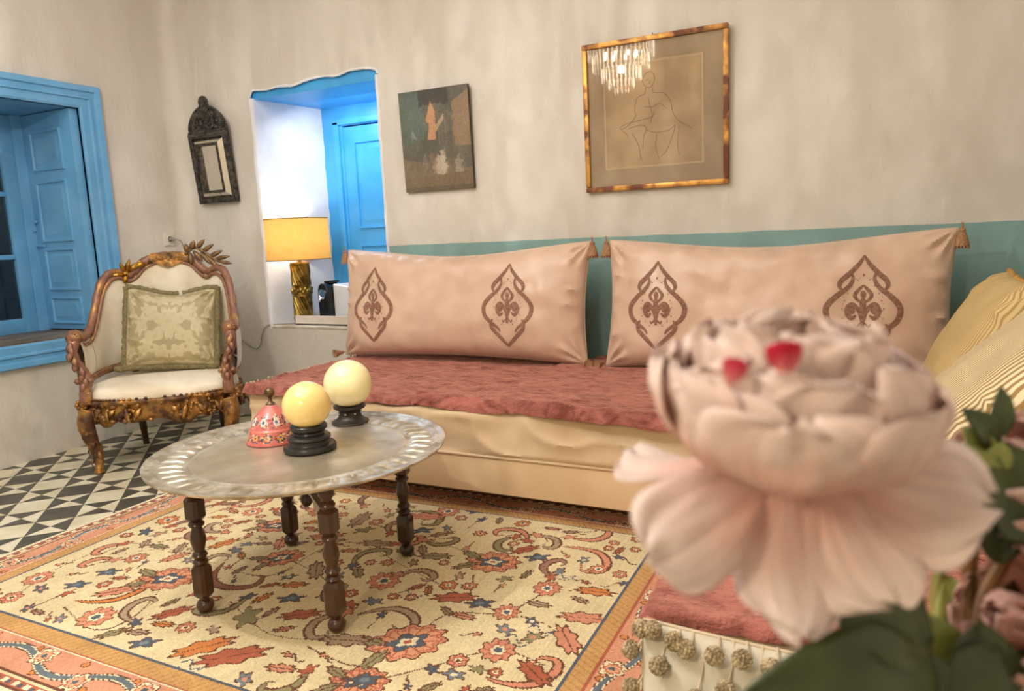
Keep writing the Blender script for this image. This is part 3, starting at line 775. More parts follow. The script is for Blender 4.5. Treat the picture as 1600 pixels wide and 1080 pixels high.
# ------------------------------------------------------------------ striped cushions on the right
def stripe_mat(name, c1, c2, freq, duty, axis=0, bump=True):
    m = mat(name, c1, rough=.8, spec=.2, bump=(400, .15, .001)); N = m.node_tree.nodes; K = m.node_tree.links; b = N['Principled BSDF']
    tc = N.new('ShaderNodeTexCoord'); sp = N.new('ShaderNodeSeparateXYZ'); K.new(tc.outputs['Object'], sp.inputs[0])
    a = N.new('ShaderNodeMath'); a.operation = 'MULTIPLY'; a.inputs[1].default_value = freq; K.new(sp.outputs[axis], a.inputs[0])
    f = N.new('ShaderNodeMath'); f.operation = 'FRACT'; K.new(a.outputs[0], f.inputs[0])
    p = N.new('ShaderNodeMath'); p.operation = 'PINGPONG'; p.inputs[1].default_value = .5; K.new(f.outputs[0], p.inputs[0])
    r_ = N.new('ShaderNodeMapRange'); r_.inputs[1].default_value = duty/2-.04; r_.inputs[2].default_value = duty/2+.04; K.new(p.outputs[0], r_.inputs[0])
    x = N.new('ShaderNodeMix'); x.data_type = 'RGBA'; x.inputs[6].default_value = srgb(c2); x.inputs[7].default_value = srgb(c1); K.new(r_.outputs[0], x.inputs[0]); K.new(x.outputs[2], b.inputs['Base Color'])
    return m
TICK1 = stripe_mat('fine_ticking', (214, 188, 136), (176, 146, 92), 95, .42)
TICK2 = stripe_mat('bold_ticking', (232, 214, 176), (158, 126, 82), 66, .46)
ROPE = mat('twisted_gold_rope', (202, 160, 84), rough=.5, bump=(200, .6, .003), mix=(170, 124, 60), scale=50)
def loose(name, label, w_, h_, t_, loc, rot, mt, seed, wr=.006):
    pl = Pillow(w_, h_, t_, seed, wr=wr, pinch=.05)
    t = thing(name, label, 'cushion', loc, rot)
    weld(pl.mesh(70, 60).build('cushion_cover', mt, t))
    return t, pl
def rope(pl, a, b, n, parent, r=.011):
    for k in range(2):
        m = M(); P = []
        for i in range(n):
            t = i/(n-1); u = lerp(a[0], b[0], t); v = lerp(a[1], b[1], t); p = pl.P(u, v)
            ph = t*n*.42+k*PI; P.append(p+Vector((0, math.cos(ph)*r*.55 if abs(a[1]-b[1]) < .1 else 0, math.sin(ph)*r*.55))+Vector(((math.cos(ph)*r*.55) if abs(a[1]-b[1]) >= .1 else 0, 0, 0)))
        m.tube(P, r*.62, 8)
        m.build('rope_trim', ROPE, parent)

def basis(o, X, Y):
    X = Vector(X).normalized(); Y = Vector(Y); Y = (Y-X*Y.dot(X)).normalized(); Z = X.cross(Y)
    o.rotation_euler = Matrix(((X.x, Y.x, Z.x), (X.y, Y.y, Z.y), (X.z, Y.z, Z.z))).to_euler()
c1, p1 = loose('striped_cushion', 'fine-striped mustard cushion with twisted rope trim, leaning in the far right corner', .70, .49, .17, (.325, 2.80, .735), (0, 0, 0), TICK1, 3)
basis(c1, (0, -1, 0), (.5, 0, .86))
rope(p1, (-.98, 1), (.98, 1), 150, c1)
c2, p2 = loose('striped_cushion', 'bold cream and brown striped cushion in front of the fine-striped mustard one', .60, .55, .15, (.275, 1.99, .745), (0, 0, 0), TICK2, 9)
basis(c2, (0, -1, 0), (.72, 0, .69))

# ------------------------------------------------------------------ pompom cushion standing against the bench end
POM = mat('cream_wool_pompom', (206, 186, 150), rough=.95, mix=(150, 130, 98), scale=90, bump=(220, 1, .006))
pc = thing('pompom_cushion', 'cream cushion trimmed with woolly pompoms, standing at the near end of the right banquette', 'cushion', (-.072, 1.078, .262), (PI/2-R(4), 0, 0))
ppl = Pillow(.50, .50, .15, 11, wr=.004, pinch=.02)
weld(ppl.mesh(50, 50).build('cushion_cover', mat('cream_cushion_cotton', (206, 198, 178), rough=.8, bump=(300, .2, .001)), pc))
m = M(); m.tube([ppl.P(-1, v) for v in np.linspace(-1, 1, 30)], .005, 6); m.tube([ppl.P(u, 1) for u in np.linspace(-1, 1, 30)], .004, 6); tag(m.build('edge_braid', KNOT, pc), 'braided edge')
rr = random.Random(21)
def pompom(loc, top, r=.0162):
    m = M(); m.ball(loc, r*.82, 14, 10, rough=.3, nf=60)
    for i in range(70):
        th = math.acos(1-2*(i+.5)/70); ph = i*2.39996
        d = Vector((math.sin(th)*math.cos(ph), math.sin(th)*math.sin(ph), math.cos(th)))
        m.ball(Vector(loc)+d*r*.8, r*.21, 5, 4)
    o = m.build('pompom', POM, pc)
    if top is not None:
        s = M(); mid = (Vector(loc)+Vector(top))/2+Vector((.004, 0, .004)); s.tube(spline([top, mid, loc], 4), .0022, 5); s.build('pompom_string', KNOT, o)
tops = [-.245, -.228, -.212, -.190, -.168, -.150, -.128, -.105, -.085, -.062, -.04, -.015, .01, .04, .07, .10, .13, .16, .19, .22]
for i, x in enumerate(tops):
    dn = [.004, .000, .045, .006, .012, .072, .010, .050, .008, .055, .012, .07, .02, .05, .01, .06, .02, .05, .01, .04][i]
    p = ppl.P(x/.25, .97); zz = max(p.z, ppl.P(x/.25, 1-dn/.25-.04).z)+.016
    pompom((p.x+rr.uniform(-.004, .004), .25-dn, zz), (p.x, .247, 0))
for dn in (.05, .115, .17): pompom((-.268, .25-dn, .012), (-.25, .24-dn+.03, 0))

# ------------------------------------------------------------------ tray table
TX, TY, TZ, TR = -1.675, 1.775, .478, .472
tbl = thing('tray_table_stand', 'dark turned-wood folding stand carrying the round metal tray', 'table', (0, 0, 0))
LEGS = [(-1.862, 1.492), (-1.389, 1.556), (-1.489, 2.068), (-1.962, 1.985)]
def leg(x, y, rz):
    m = M(); T = Matrix.Translation((x, y, .0142)) @ Matrix.Diagonal((1, 1, (TZ-.0282)/(TZ-.014), 1)) @ Matrix.Rotation(rz, 4, 'Z')
    ltop = TZ-.014
    m.lathe([(.012, 0), (.02, .004), (.0265, .016), (.0275, .026), (.022, .038), (.014, .044), (.015, .05), (.020, .054)], 20, T=T)
    def block(z0, z1, h=.0255, ch=.012):
        vs_ = []
        for z, k in ((z0, .72), (z0+ch, 1), (z1-ch, 1), (z1, .72)):
            a = h*k; c = a*.35 if k == 1 else a*.45
            vs_ += [(a, -a+c, z), (a, a-c, z), (a-c, a, z), (-a+c, a, z), (-a, a-c, z), (-a, -a+c, z), (-a+c, -a, z), (a-c, -a, z)]
        fs = [(r_*8+i, r_*8+(i+1) % 8, (r_+1)*8+(i+1) % 8, (r_+1)*8+i) for r_ in range(3) for i in range(8)]+[tuple(range(8))[::-1], tuple(range(24, 32))]
        m.add(vs_, fs, 0, T)
    block(.052, .162)
    m.lathe([(.017, .158), (.021, .166), (.024, .172), (.021, .178), (.015, .182), (.020, .188), (.024, .196), (.020, .204), (.016, .208), (.019, .222), (.0245, .245), (.023, .262), (.017, .282), (.015, .290), (.022, .294), (.0245, .300), (.022, .306), (.017, .310), (.020, .318)], 22, T=T)
    block(.314, .392, ch=.010)
    m.lathe([(.018, .388), (.022, .396), (.0245, .404), (.021, .412), (.015, .418), (.016, .424), (.0235, .434), (.0245, .446), (.020, .456), (.018, ltop)], 22, T=T)
    return m.build('leg', DARKWOOD, tbl, sharp=35)
for i, (x, y) in enumerate(LEGS): leg(x, y, R(8))
def rail(a, b, z0, z1, th=.022, notch=True):
    A = Vector((a[0], a[1], 0)); B = Vector((b[0], b[1], 0)); d = B-A; L = d.length; ang = math.atan2(d.y, d.x)
    T = Matrix.Translation(A) @ Matrix.Rotation(ang, 4, 'Z')
    poly = [(.02, z0), (.13, z0), (.15, z0+.012), (.155, z0+.028), (.19, z0+.030), (L-.19, z0+.030), (L-.155, z0+.028), (L-.15, z0+.012), (L-.13, z0), (L-.02, z0), (L-.02, z1), (.02, z1)]
    m = M(); m.prism(poly, 1, -th/2, th/2, 0, T); return m.build('rail', DARKWOOD, tbl, smooth=False, mods=(('BEVEL', dict(width=.003, segments=2)),))
rail(LEGS[0], LEGS[2], .385, .446); rail(LEGS[1], LEGS[3], .340, .383)
m = M(); cx_, cy_ = (LEGS[0][0]+LEGS[2][0])/2, (LEGS[0][1]+LEGS[2][1])/2
m.lathe([(.004, -.045), (.012, -.04), (.020, -.026), (.021, -.012), (.014, 0), (.010, .006), (.016, .012), (.016, .02), (.008, .026), (.008, .06)], 18, (cx_+.02, cy_-.02, .335)); m.build('drop_finial', DARKWOOD, tbl)
# metal tray
tray = thing('round_tray', 'large round silvery metal tray with an embossed rim on the dark wooden stand', 'tray', (TX, TY, TZ), (R(0), 0, 0))
def tr(u, v):
    a = 2*PI*u; prof = [(0.0, 0), (.10, 0), (.22, 0), (.335, 0), (.343, .0035), (.350, .001), (.358, .003), (.375, .006), (.395, .006), (.412, .006), (.428, .005), (.440, .006), (.446, .010), (.455, .008), (.464, .010), (TR, .016), (TR+.004, .015), (TR+.003, .009), (.462, .002), (.44, -.003), (.34, -.010), (0, -.010)]
    i = int(round(v*(len(prof)-1))); r_, z = prof[i]
    return r_, z, a
NP = 22
def trayfn(i0, i1):
    def f(u, v):
        prof = [(0.0, 0), (.10, 0), (.22, 0), (.335, 0), (.343, .0035), (.350, .001), (.358, .001), (.366, .002), (.374, .003), (.382, .004), (.390, .004), (.398, .004), (.406, .004), (.414, .004), (.422, .004), (.430, .004), (.438, .005), (.446, .010), (.455, .008), (.464, .010), (TR, .016), (TR+.004, .015), (TR+.003, .009), (.462, .002), (.44, -.003), (.34, -.010), (0.0, -.010)]
        n = i1-i0; r_, z = prof[i0+int(round(v*n))]; a = 2*PI*u
        if .355 < r_ < .435 and z >= 0:
            k = (r_-.355)/.08; lob = math.sin(a*44+k*1.6)*math.sin(PI*k)
            z += .0022*math.sin(PI*k) - .0095*math.exp(-(math.sin(a*22+k*1.1)/.30)**2)*math.sin(PI*k)**.6 + .0012*math.sin(a*88)*math.sin(2*PI*k)
        if .44 < r_ < .46 and z > 0: z += .0015*abs(math.sin(a*21))
        return (r_*math.cos(a), r_*math.sin(a), z)
    return f
m = M(); m.grid(trayfn(4, 26), 880, 23, cu=True); m.build('embossed_rim', TRAYRIM, tray, sharp=60)
m = M(); m.grid(trayfn(0, 4), 96, 5, cu=True); m.build('tray_plate', TRAYMETAL, tray, sharp=None)

def ball_lamp(label, px, py, rb, rs, prof, mt, sink, stud=False):
    p = on_z(px, py, TZ+.001); t = thing('globe_lamp', label, 'globe lamp', (p.x, p.y, TZ+.001), (0, 0, 0), 'opal globe lamps on the metal tray')
    m = M(); m.lathe(prof, 44); m.build('base', BLACKWOOD if not stud else BRONZE, t, sharp=35)
    top = max(z for r_, z in prof)
    m = M(); m.ball((0, 0, top-sink+rs), rs, 48, 32); m.build('glass_globe', mt, t, sharp=None)
    if stud:
        for k in range(8):
            a = 2*PI*k/8+.3; m = M(); m.ball((.044*math.cos(a), .044*math.sin(a), .040), .005, 8, 6); tag(m.build('stud', CHROME, t), 'bright stud')
    return t
ball_lamp('yellow opal globe lamp on a stepped black round base, in front', 485, 702, .085, .078,
          [(0, 0), (.080, 0), (.086, .006), (.086, .014), (.082, .020), (.068, .024), (.066, .028), (.066, .036), (.070, .040), (.070, .046), (.062, .052), (.050, .056), (.048, .062), (.054, .066), (.060, .072), (.060, .082), (.056, .086), (.046, .080), (0, .078)], OPAL, .014)
ball_lamp('paler opal globe lamp on a flared dark metal foot with studs, behind the yellow one', 548, 660, .07, .0895,
          [(0, 0), (.068, 0), (.070, .004), (.068, .008), (.054, .014), (.044, .024), (.040, .036), (.040, .046), (.046, .052), (.056, .056), (.060, .060), (.060, .068), (.052, .070), (.044, .062), (0, .06)], OPAL2, .010, True)
def enamel():
    m = attr_mat('painted_pink_enamel', rough=.3, bump=(60, .05, .002), spec=.5, coat=.4, tintscale=20); return m
bp = on_z(428, 688, TZ+.001)
bell = thing('enamel_dome_cover', 'pink enamel dome with painted flowers and a brass knob, left of the globe lamps', 'dish cover', (bp.x, bp.y, TZ+.001))
def bell_img():
    ny, nx = 110, 360; img = np.zeros((ny, nx, 3), np.float32); img[:] = lin(200, 106, 98)
    rs = np.random.RandomState(4); yy, xx = np.mgrid[0:ny, 0:nx]
    def dot(cx_, cy_, r_, c, asp=2.2):
        d = ((np.minimum(abs(xx-cx_), nx-abs(xx-cx_)))/asp)**2+(yy-cy_)**2; img[d < r_*r_] = lin(*c)
    for row, (cy_, n, sc) in enumerate(((20, 12, 1.0), (64, 9, 1.35))):
        for k in range(n):
            cx_ = nx*k/n+7*row
            for q in range(70):
                a = rs.uniform(0, 6.28); r_ = rs.uniform(0, 9*sc); dot(cx_+math.cos(a)*r_*1.6, cy_+math.sin(a)*r_, rs.uniform(.8, 1.6), [(58, 70, 60), (222, 196, 150), (70, 84, 110), (140, 56, 50)][rs.randint(4)])
            for q in range(6): a = q*PI/3; dot(cx_+math.cos(a)*5.5, cy_+math.sin(a)*3.2*sc, 2.0*sc, (216, 206, 196) if row else (212, 150, 70), 1.6)
            dot(cx_, cy_, 2.0*sc, (84, 100, 140), 1.6)
    img[38:41] = lin(226, 150, 90); img[0:3] = lin(120, 50, 40); img[96:] = lin(120, 96, 84)
    return img
def bell_fn(X, Y):
    prof = [(.092, 0), (.090, .008), (.084, .028), (.078, .043), (.077, .047), (.073, .052), (.068, .068), (.056, .090), (.040, .108), (.024, .122), (.014, .130), (.010, .134)]
    s = Y*(len(prof)-1); i = np.clip(s.astype(int), 0, len(prof)-2); f = s-i; P = np.array(prof)
    r_ = P[i, 0]*(1-f)+P[i+1, 0]*f; z = P[i, 1]*(1-f)+P[i+1, 1]*f; a = X*2*np.pi
    return r_*np.cos(a), r_*np.sin(a), z
colour_grid('enamel_body', 1, 1, bell_img(), enamel(), bell, fn=bell_fn)
m = M(); m.lathe([(.012, .128), (.016, .131), (.010, .136), (.006, .142), (.006, .152), (.011, .156), (.0165, .164), (.018, .172), (.0155, .181), (.008, .187), (0, .188)], 20); m.build('knob', mat('aged_brass_knob', (124, 96, 62), rough=.4, metal=.6, mix=(80, 60, 40), scale=30), bell)

# ------------------------------------------------------------------ armchair
chair = thing('armchair', 'gilded rococo armchair with cream upholstery standing on the tiles by the blue window', 'armchair', (-3.555, 2.775, 0), (0, 0, R(40)))
HALF = [(0, .355, 1.118), (.07, .352, 1.112), (.135, .340, 1.085), (.185, .322, 1.035), (.225, .300, 1.012), (.27, .272, 1.035), (.315, .232, 1.02), (.345, .185, .96), (.362, .135, .865), (.374, .075, .775), (.384, .005, .718), (.388, -.08, .700), (.385, -.16, .712), (.380, -.225, .722)]
full = [(-x, y, z) for x, y, z in HALF[::-1]]+HALF[1:]
crest = spline(full, 7)
def plan_at(i): return crest[i]
n = len(crest)
m = M()
rad = []
for i, p in enumerate(crest):
    s = abs(2*i/(n-1)-1)
    r_ = .022+.002*math.sin(i*.9)
    if s < .25: r_ = .025
    if s > .93: r_ = .030+.012*(s-.93)/.07
    rad.append(r_)
m.tube(crest, rad, 14, rough=.004)
inner = [p+Vector((-p.x*.055, -.012 if p.y > 0 else 0, -.034)) for p in crest]
m.tube(inner[8:-8], .010, 8, rough=.003)
for e in (0, -1):
    p = crest[e]; m.ball((p.x, p.y-.012, p.z), (.036, .030, .034), 16, 12, rough=.25, nf=40)
    for k in range(14):
        a = k*.5; r_ = .028*(1-k/16); m.ball((p.x, p.y-.036, p.z)+Vector((0, 0, 0)) if False else (p.x+math.cos(a)*r_, p.y-.032, p.z+math.sin(a)*r_), .007, 6, 5)
m.build('crest_rail', GILTWOOD, chair, sharp=None)
# carved centre of the crest
m = M()
for k in range(26):
    t = k/25; x = lerp(-.135, .135, t); zc = 1.112-.03*abs(2*t-1)**2
    m.ball((x, .332, zc-.010*abs(math.sin(k*1.3))), (.012, .012, .013+.006*math.sin(k*2.1)), 8, 6, rough=.3)
m.prism([(-.13, 1.10), (-.07, 1.075), (-.03, 1.055), (0, 1.045), (.03, 1.055), (.07, 1.075), (.13, 1.10), (.09, 1.135), (-.09, 1.135)], 1, .325, .365)
m.build('crest_carving', GOLD, chair, sharp=30)
def leaf3(m, base, tip, w_, up=(0, -1, 0), bend=.01, n=7):
    A = Vector(base); B = Vector(tip); d = B-A; U = Vector(up); sd = d.cross(U).normalized(); U = sd.cross(d).normalized()
    vs_ = []
    for i in range(n):
        t = i/(n-1); wd = w_*math.sin(PI*min(1, t*.93+.07))**.8; c = A+d*t+U*bend*math.sin(PI*t)
        for k in (-1, -.5, 0, .5, 1): vs_.append(c+sd*wd*k+U*(.35*w_*(1-abs(k))))
        vs_.append(c-U*.15*w_)
    fs = [(i*6+k, i*6+k+1, (i+1)*6+k+1, (i+1)*6+k) for i in range(n-1) for k in range(4)]+[(i*6+4, i*6+5, (i+1)*6+5, (i+1)*6+4) for i in range(n-1)]+[(i*6+5, i*6, (i+1)*6, (i+1)*6+5) for i in range(n-1)]
    m.add(vs_, fs)
# leafy spray carved on one side of the crest, smaller gilt sprig on the other
m = M()
stem = spline([(.10, .325, 1.12), (.15, .31, 1.155), (.20, .295, 1.14), (.27, .27, 1.085), (.33, .24, 1.06)], 8); m.tube(stem, .009, 8)
for k, (b, t, w_) in enumerate([((.12, .32, 1.13), (.11, .31, 1.185), .018), ((.14, .31, 1.15), (.165, .29, 1.20), .018), ((.17, .305, 1.15), (.225, .28, 1.205), .015), ((.20, .295, 1.13), (.275, .27, 1.175), .014), ((.24, .28, 1.10), (.325, .25, 1.135), .014), ((.27, .27, 1.085), (.365, .23, 1.10), .013), ((.30, .25, 1.07), (.375, .22, 1.055), .012), ((.15, .31, 1.14), (.20, .30, 1.07), .016), ((.19, .30, 1.13), (.25, .28, 1.05), .015), ((.13, .315, 1.13), (.135, .30, 1.06), .016), ((.23, .28, 1.10), (.30, .26, 1.02), .013)]): leaf3(m, b, t, w_)
m.build('carved_leaf_spray', mat('bronzed_leaves', (112, 86, 58), rough=.45, metal=.4, mix=(150, 116, 76), scale=30, bump=(50, .4, .004)), chair, sharp=None)
m = M()
m.tube(spline([(-.27, .27, 1.0), (-.22, .295, 1.04), (-.19, .315, 1.065), (-.15, .325, 1.09)], 6), .011, 8, rough=.004)
for b, t in [((-.22, .28, 1.03), (-.19, .26, 1.11)), ((-.22, .28, 1.03), (-.245, .25, 1.09)), ((-.23, .28, 1.02), (-.29, .24, 1.02)), ((-.22, .28, 1.02), (-.235, .26, .965)), ((-.21, .29, 1.04), (-.16, .30, 1.075)), ((-.18, .30, 1.06), (-.12, .31, 1.085))]: leaf3(m, b, t, .014)
m.ball((-.225, .275, 1.025), .016, 10, 8, rough=.3)
m.build('gilt_sprig', mat('bright_gilding', (214, 166, 74), rough=.3, metal=.8, mix=(160, 110, 40), scale=30, bump=(60, .5, .004)), chair, sharp=None)
# upholstered back: panel hung between the crest rail and the low rail
def low(p, z=.505):
    s = min(1, max(0, (.30-p.y)/.5)); return Vector((p.x*.965, p.y*.97-.004, z-.02*s))
m = M()
sub = crest[3:-3]; ns = len(sub)
def backf(side):
    def f(u, v):
        p = sub[int(round(u*(ns-1)))]; q = low(p); c = p.lerp(q, .03+.95*v)
        nrm = Vector((-p.x, -.35+.0*p.y if p.y > 0 else 0, 0)).normalized()
        b = .020*math.sin(PI*min(1, max(0, v)))**.5+.004*noise.noise(c*9)
        c = c+nrm*(b+.004 if side > 0 else -.022-b*.4)
        return tuple(c)
    return f
m.grid(backf(1), ns, 16); m.grid(backf(-1), ns, 16)
m.build('back_upholstery', CREAMUP, chair, sharp=None)
m = M(); m.tube([low(p)+Vector((0, 0, -.012)) for p in sub], .020, 10, rough=.003); m.build('lower_back_rail', GILTWOOD, chair, sharp=None)
# stub uprights carrying the back
for sx in (-1, 1):
    m = M(); m.tube(spline([(sx*.23, .275, .36), (sx*.235, .285, .43), (sx*.24, .29, .50)], 4), .02, 8); m.build('back_upright', GILTWOOD, chair)
    m = M()
    pp = spline([(sx*.380, -.235, .70), (sx*.388, -.262, .655), (sx*.375, -.262, .60), (sx*.352, -.245, .545), (sx*.345, -.248, .49), (sx*.352, -.262, .44), (sx*.350, -.262, .385)], 6); k = len(pp)
    m.tube(pp, [.030-.008*math.sin(PI*i/(k-1))+.010*math.exp(-((i/(k-1)-.66)/.1)**2) for i in range(k)], 12, rough=.006)
    for i in range(9):
        q = pp[int(i/9*k*.7)+3]; leaf3(m, q+Vector((0, -.018, .02)), q+Vector((sx*.012*(-1)**i, -.032, -.035)), .016)
    for a in (-1, 1): m.ball((sx*.350+a*.03, -.262, .495), .016, 8, 6, rough=.3)
    m.box((sx*.350, -.262, .405), (.055, .045, .07), bev=.008)
    m.build('arm_post', GILTWOOD, chair, sharp=None)
# seat: bowed plan
def plan(a):
    """a from 0 (front centre) round to 1; returns x, y of the seat outline"""
    t = 2*PI*a; sx, cy_ = math.sin(t), math.cos(t)
    x = .395*math.copysign(abs(sx)**.62, sx); y = -.345*math.copysign(abs(cy_)**.75, cy_) if cy_ > 0 else .29*abs(cy_)**.6
    x *= 1-.22*max(0, y+.1)/.4
    return x, y
m = M()
def seatf(u, v):
    x, y = plan(u); k = [1, 1.0, .99, .965, .92, .84, .70, .5, .25, 0][int(round(v*9))]; z = [.385, .405, .422, .436, .446, .453, .458, .461, .463, .464][int(round(v*9))]
    return (x*k*.985, y*k*.985, z+.003*noise.noise(Vector((x*k*5, y*k*5, 2)))*(1 if v > .3 else 0))
m.grid(seatf, 72, 10, cu=True); m.build('seat_cushion', CREAMUP, chair, sharp=None)
m = M(); N_ = 220
def apron(u, v):
    x, y = plan(u); sc = abs(math.sin(u*2*PI*9))*.03+abs(math.sin(u*2*PI*4+.8))*.028; fr = 1 if y < .1 else .25
    zb = .315-(sc+.012)*fr; prof = [(1.0, .392), (1.035, .388), (1.045, .376), (1.02, .366), (1.0, .355), (1.015, None), (1.0, zb), (.94, zb), (.93, .38)]
    k, z = prof[int(round(v*8))]
    if z is None: z = (zb+.355)/2
    q = Vector((x, y, z)); d = 1+.05*noise.noise(q*28)+.03*noise.noise(q*60)
    return (x*k*d, y*k*d, z)
m.grid(apron, N_, 9, cu=True)
rr = random.Random(9)
for i in range(230):
    u = rr.uniform(-.36, .36) if i < 200 else rr.uniform(0, 1); x, y = plan(u % 1); z = rr.uniform(.275, .375)
    m.ball((x*1.03, y*1.03, z), (rr.uniform(.007, .018), rr.uniform(.007, .016), rr.uniform(.006, .014)), 7, 5, rough=.4)
for i in range(34):
    u = -.34+.68*i/33; x, y = plan(u % 1); d = Vector((x, y, 0)).normalized()
    s = (1 if i % 2 else -1); leaf3(m, Vector((x*1.03, y*1.03, .345)), Vector((x*1.07+.03*s*abs(d.y), y*1.07+.03*s*d.x, .272+.02*(i % 3))), .016, up=d)
for i in range(64):
    u = -.30+.60*i/63; x, y = plan(u % 1); m.ball((x*1.02, y*1.02, .396), (.009, .009, .007), 6, 5)
m.build('carved_apron', GOLD, chair, sharp=None)
# corner rosettes
for sx in (-1, 1):
    m = M(); c = Vector((sx*.375, -.24, .37)); m.ball(c, .03, 12, 8, rough=.4, nf=50)
    for k in range(8): a = k*PI/4; m.ball(c+Vector((math.cos(a)*.022, -.022, math.sin(a)*.022)), .012, 7, 5)
    m.build('corner_rosette', GOLD, chair, sharp=None)
    m = M(); pp = spline([(sx*.345, -.268, .335), (sx*.358, -.288, .27), (sx*.350, -.285, .21), (sx*.335, -.272, .14), (sx*.325, -.268, .07), (sx*.325, -.280, .022), (sx*.325, -.285, .004)], 7); k = len(pp)
    m.tube(pp, [lerp(.048, .019, min(1, (i/(k-1))*1.25))+(.008 if i > k-7 else 0) for i in range(k)], 14, rough=.007)
    for i in range(14):
        q = pp[2+i*2 if 2+i*2 < k-12 else k-14]; a = i*2.2; leaf3(m, q+Vector((math.cos(a)*.022, math.sin(a)*.022, .014)), q+Vector((math.cos(a)*.030, math.sin(a)*.028, -.03)), .012, up=(math.cos(a), math.sin(a), 0))
    m.build('leg', GOLD, chair, sharp=None)
    m = M(); m.tube(spline([(sx*.235, .235, .36), (sx*.232, .245, .25), (sx*.225, .262, .1), (sx*.222, .272, 0)], 6), [.026]*4+[.024]*4+[.021]*5+[.018]*6, 10); tag(m.build('leg', DARKWOOD, chair), 'plain dark back leg')
# damask cushion in the chair
def damask():
    m = mat('olive_damask', (160, 148, 108), rough=.5, sheen=.2, bump=(300, .15, .001)); N = m.node_tree.nodes; K = m.node_tree.links; b = N['Principled BSDF']
    a = N.new('ShaderNodeVertexColor'); a.layer_name = 'Col'; K.new(a.outputs['Color'], b.inputs['Base Color']); return m
def damask_img(n=220):
    yy, xx = np.mgrid[0:n, 0:n]/(n-1)*2-1; img = np.zeros((n, n, 3), np.float32); base = lin(164, 150, 112); hi = lin(192, 180, 144)
    X = abs(xx); Y = yy
    f = np.zeros((n, n), bool)
    def leaf(cx, cy, r1, r2, ang, lobes=5, amp=.22):
        dx = X-cx; dy = Y-cy; c, s = math.cos(ang), math.sin(ang); a = dx*c+dy*s; b = -dx*s+dy*c
        th = np.arctan2(b/r2, a/r1); r_ = np.hypot(a/r1, b/r2); return r_ < 1+amp*np.sin(th*lobes*2)
    f |= leaf(0, .05, .16, .26, 0, 4, .2)
    for (cx, cy, r1, r2, an, lb) in [(.26, .20, .20, .11, .9, 3), (.22, -.18, .22, .10, -.6, 3), (.42, .0, .10, .18, .3, 3), (.12, .5, .14, .14, 0, 4), (.34, .52, .16, .08, .5, 3), (.12, -.48, .16, .12, .8, 3), (.36, -.42, .14, .10, -.9, 3),
                                     (.72, .42, .18, .12, .8, 4), (.70, -.48, .24, .14, .6, 4), (.86, -.12, .12, .20, .2, 4), (.70, .78, .16, .12, -.5, 4), (.30, .84, .18, .10, .2, 4), (.28, -.82, .22, .10, -.2, 4), (.76, -.84, .16, .1, .3, 4), (.6, .14, .08, .14, -.4, 3)]:
        f |= leaf(cx, cy, r1, r2, an, lb)
    inner = np.sin(X*38+Y*14)*np.sin(Y*31-X*9) > .45
    img[:] = base; img[f] = hi; img[f & inner] = lerp(base, hi, .72)
    return img
cc = thing('damask_cushion', 'olive damask cushion with brush fringe propped on the gilded armchair', 'cushion')
ploc = Vector((.025, .115, .712)); T = chair.matrix_basis
cpl = Pillow(.475, .455, .17, 6, wr=.006, pinch=.02, sag=.035)
cc.location = Matrix.Translation(chair.location) @ Matrix.Rotation(R(40), 4, 'Z') @ ploc
cc.rotation_euler = (PI/2-R(17), R(3.5), R(40))
def dfn(X, Y):
    Z = np.zeros_like(X); A = np.zeros_like(X); B = np.zeros_like(X)
    for idx in np.ndindex(X.shape):
        u, v = math.sin((X[idx]-.5)*PI), math.sin((Y[idx]-.5)*PI)
        p = cpl.P(u, v, 1); A[idx], B[idx], Z[idx] = p
    return A, B, Z
o = colour_grid('cushion_front', 1, 1, damask_img(), damask(), cc, fn=dfn)
m = M(); m.grid(lambda a, b: cpl.P(math.sin((a-.5)*PI), math.sin((b-.5)*PI), -1), 40, 40); m.build('cushion_back', mat('olive_back', (150, 138, 100), rough=.7), cc)
m = M()
for (f, n_) in ((lambda t: cpl.P(lerp(-1, .12, t), 1), 26), (lambda t: cpl.P(lerp(.22, 1, t), 1), 22), (lambda t: cpl.P(1, lerp(1, -1, t)), 44), (lambda t: cpl.P(lerp(1, -1, t), -1), 44), (lambda t: cpl.P(-1, lerp(-1, 1, t)), 44)):
    pts = [f(i/(n_-1)) for i in range(n_)]
    cen = Vector((0, 0, 0)); pts = [p+Vector((p.x, p.y, 0)).normalized()*.010 for p in pts]
    m.tube(pts, .017, 9, flat=1, rough=.007)
m.ball(cpl.P(-1, -1)+Vector((-.02, -.012, 0)), (.04, .02, .018), 10, 8, rough=.4)
m.build('brush_fringe', FRINGE, cc, sharp=None)

# ------------------------------------------------------------------ niche contents
lx, ly = -3.395, WY+.15; lz = NZ0+.020
lp = thing('table_lamp', 'lit table lamp with a twisted brass column and mustard drum shade in the wall recess', 'lamp', (lx, ly, lz))
m = M()
def twist(z0, z1, dirn=1):
    def f(u, v):
        a = 2*PI*u; z = lerp(z0, z1, v); ph = a*9+dirn*(z-z0)*70
        r_ = .058+.0065*math.cos(ph)-.004*(math.cos(ph) < -.6)
        return (r_*math.cos(a), r_*math.sin(a), z)
    m.grid(f, 144, 40, cu=True)
twist(.02, .185); m.lathe([(0, 0), (.060, 0), (.064, .006), (.060, .02), (.05, .022)], 40); m.lathe([(.056, .182), (.066, .186), (.066, .194), (.060, .198), (.058, .245), (.062, .25), (.066, .258), (.056, .262)], 40)
for k in range(26):
    a = 2*PI*k/26; m.ball((.060*math.cos(a), .060*math.sin(a), .221+.012*math.sin(k*2.4)), (.012, .012, .014), 8, 6, rough=.4)
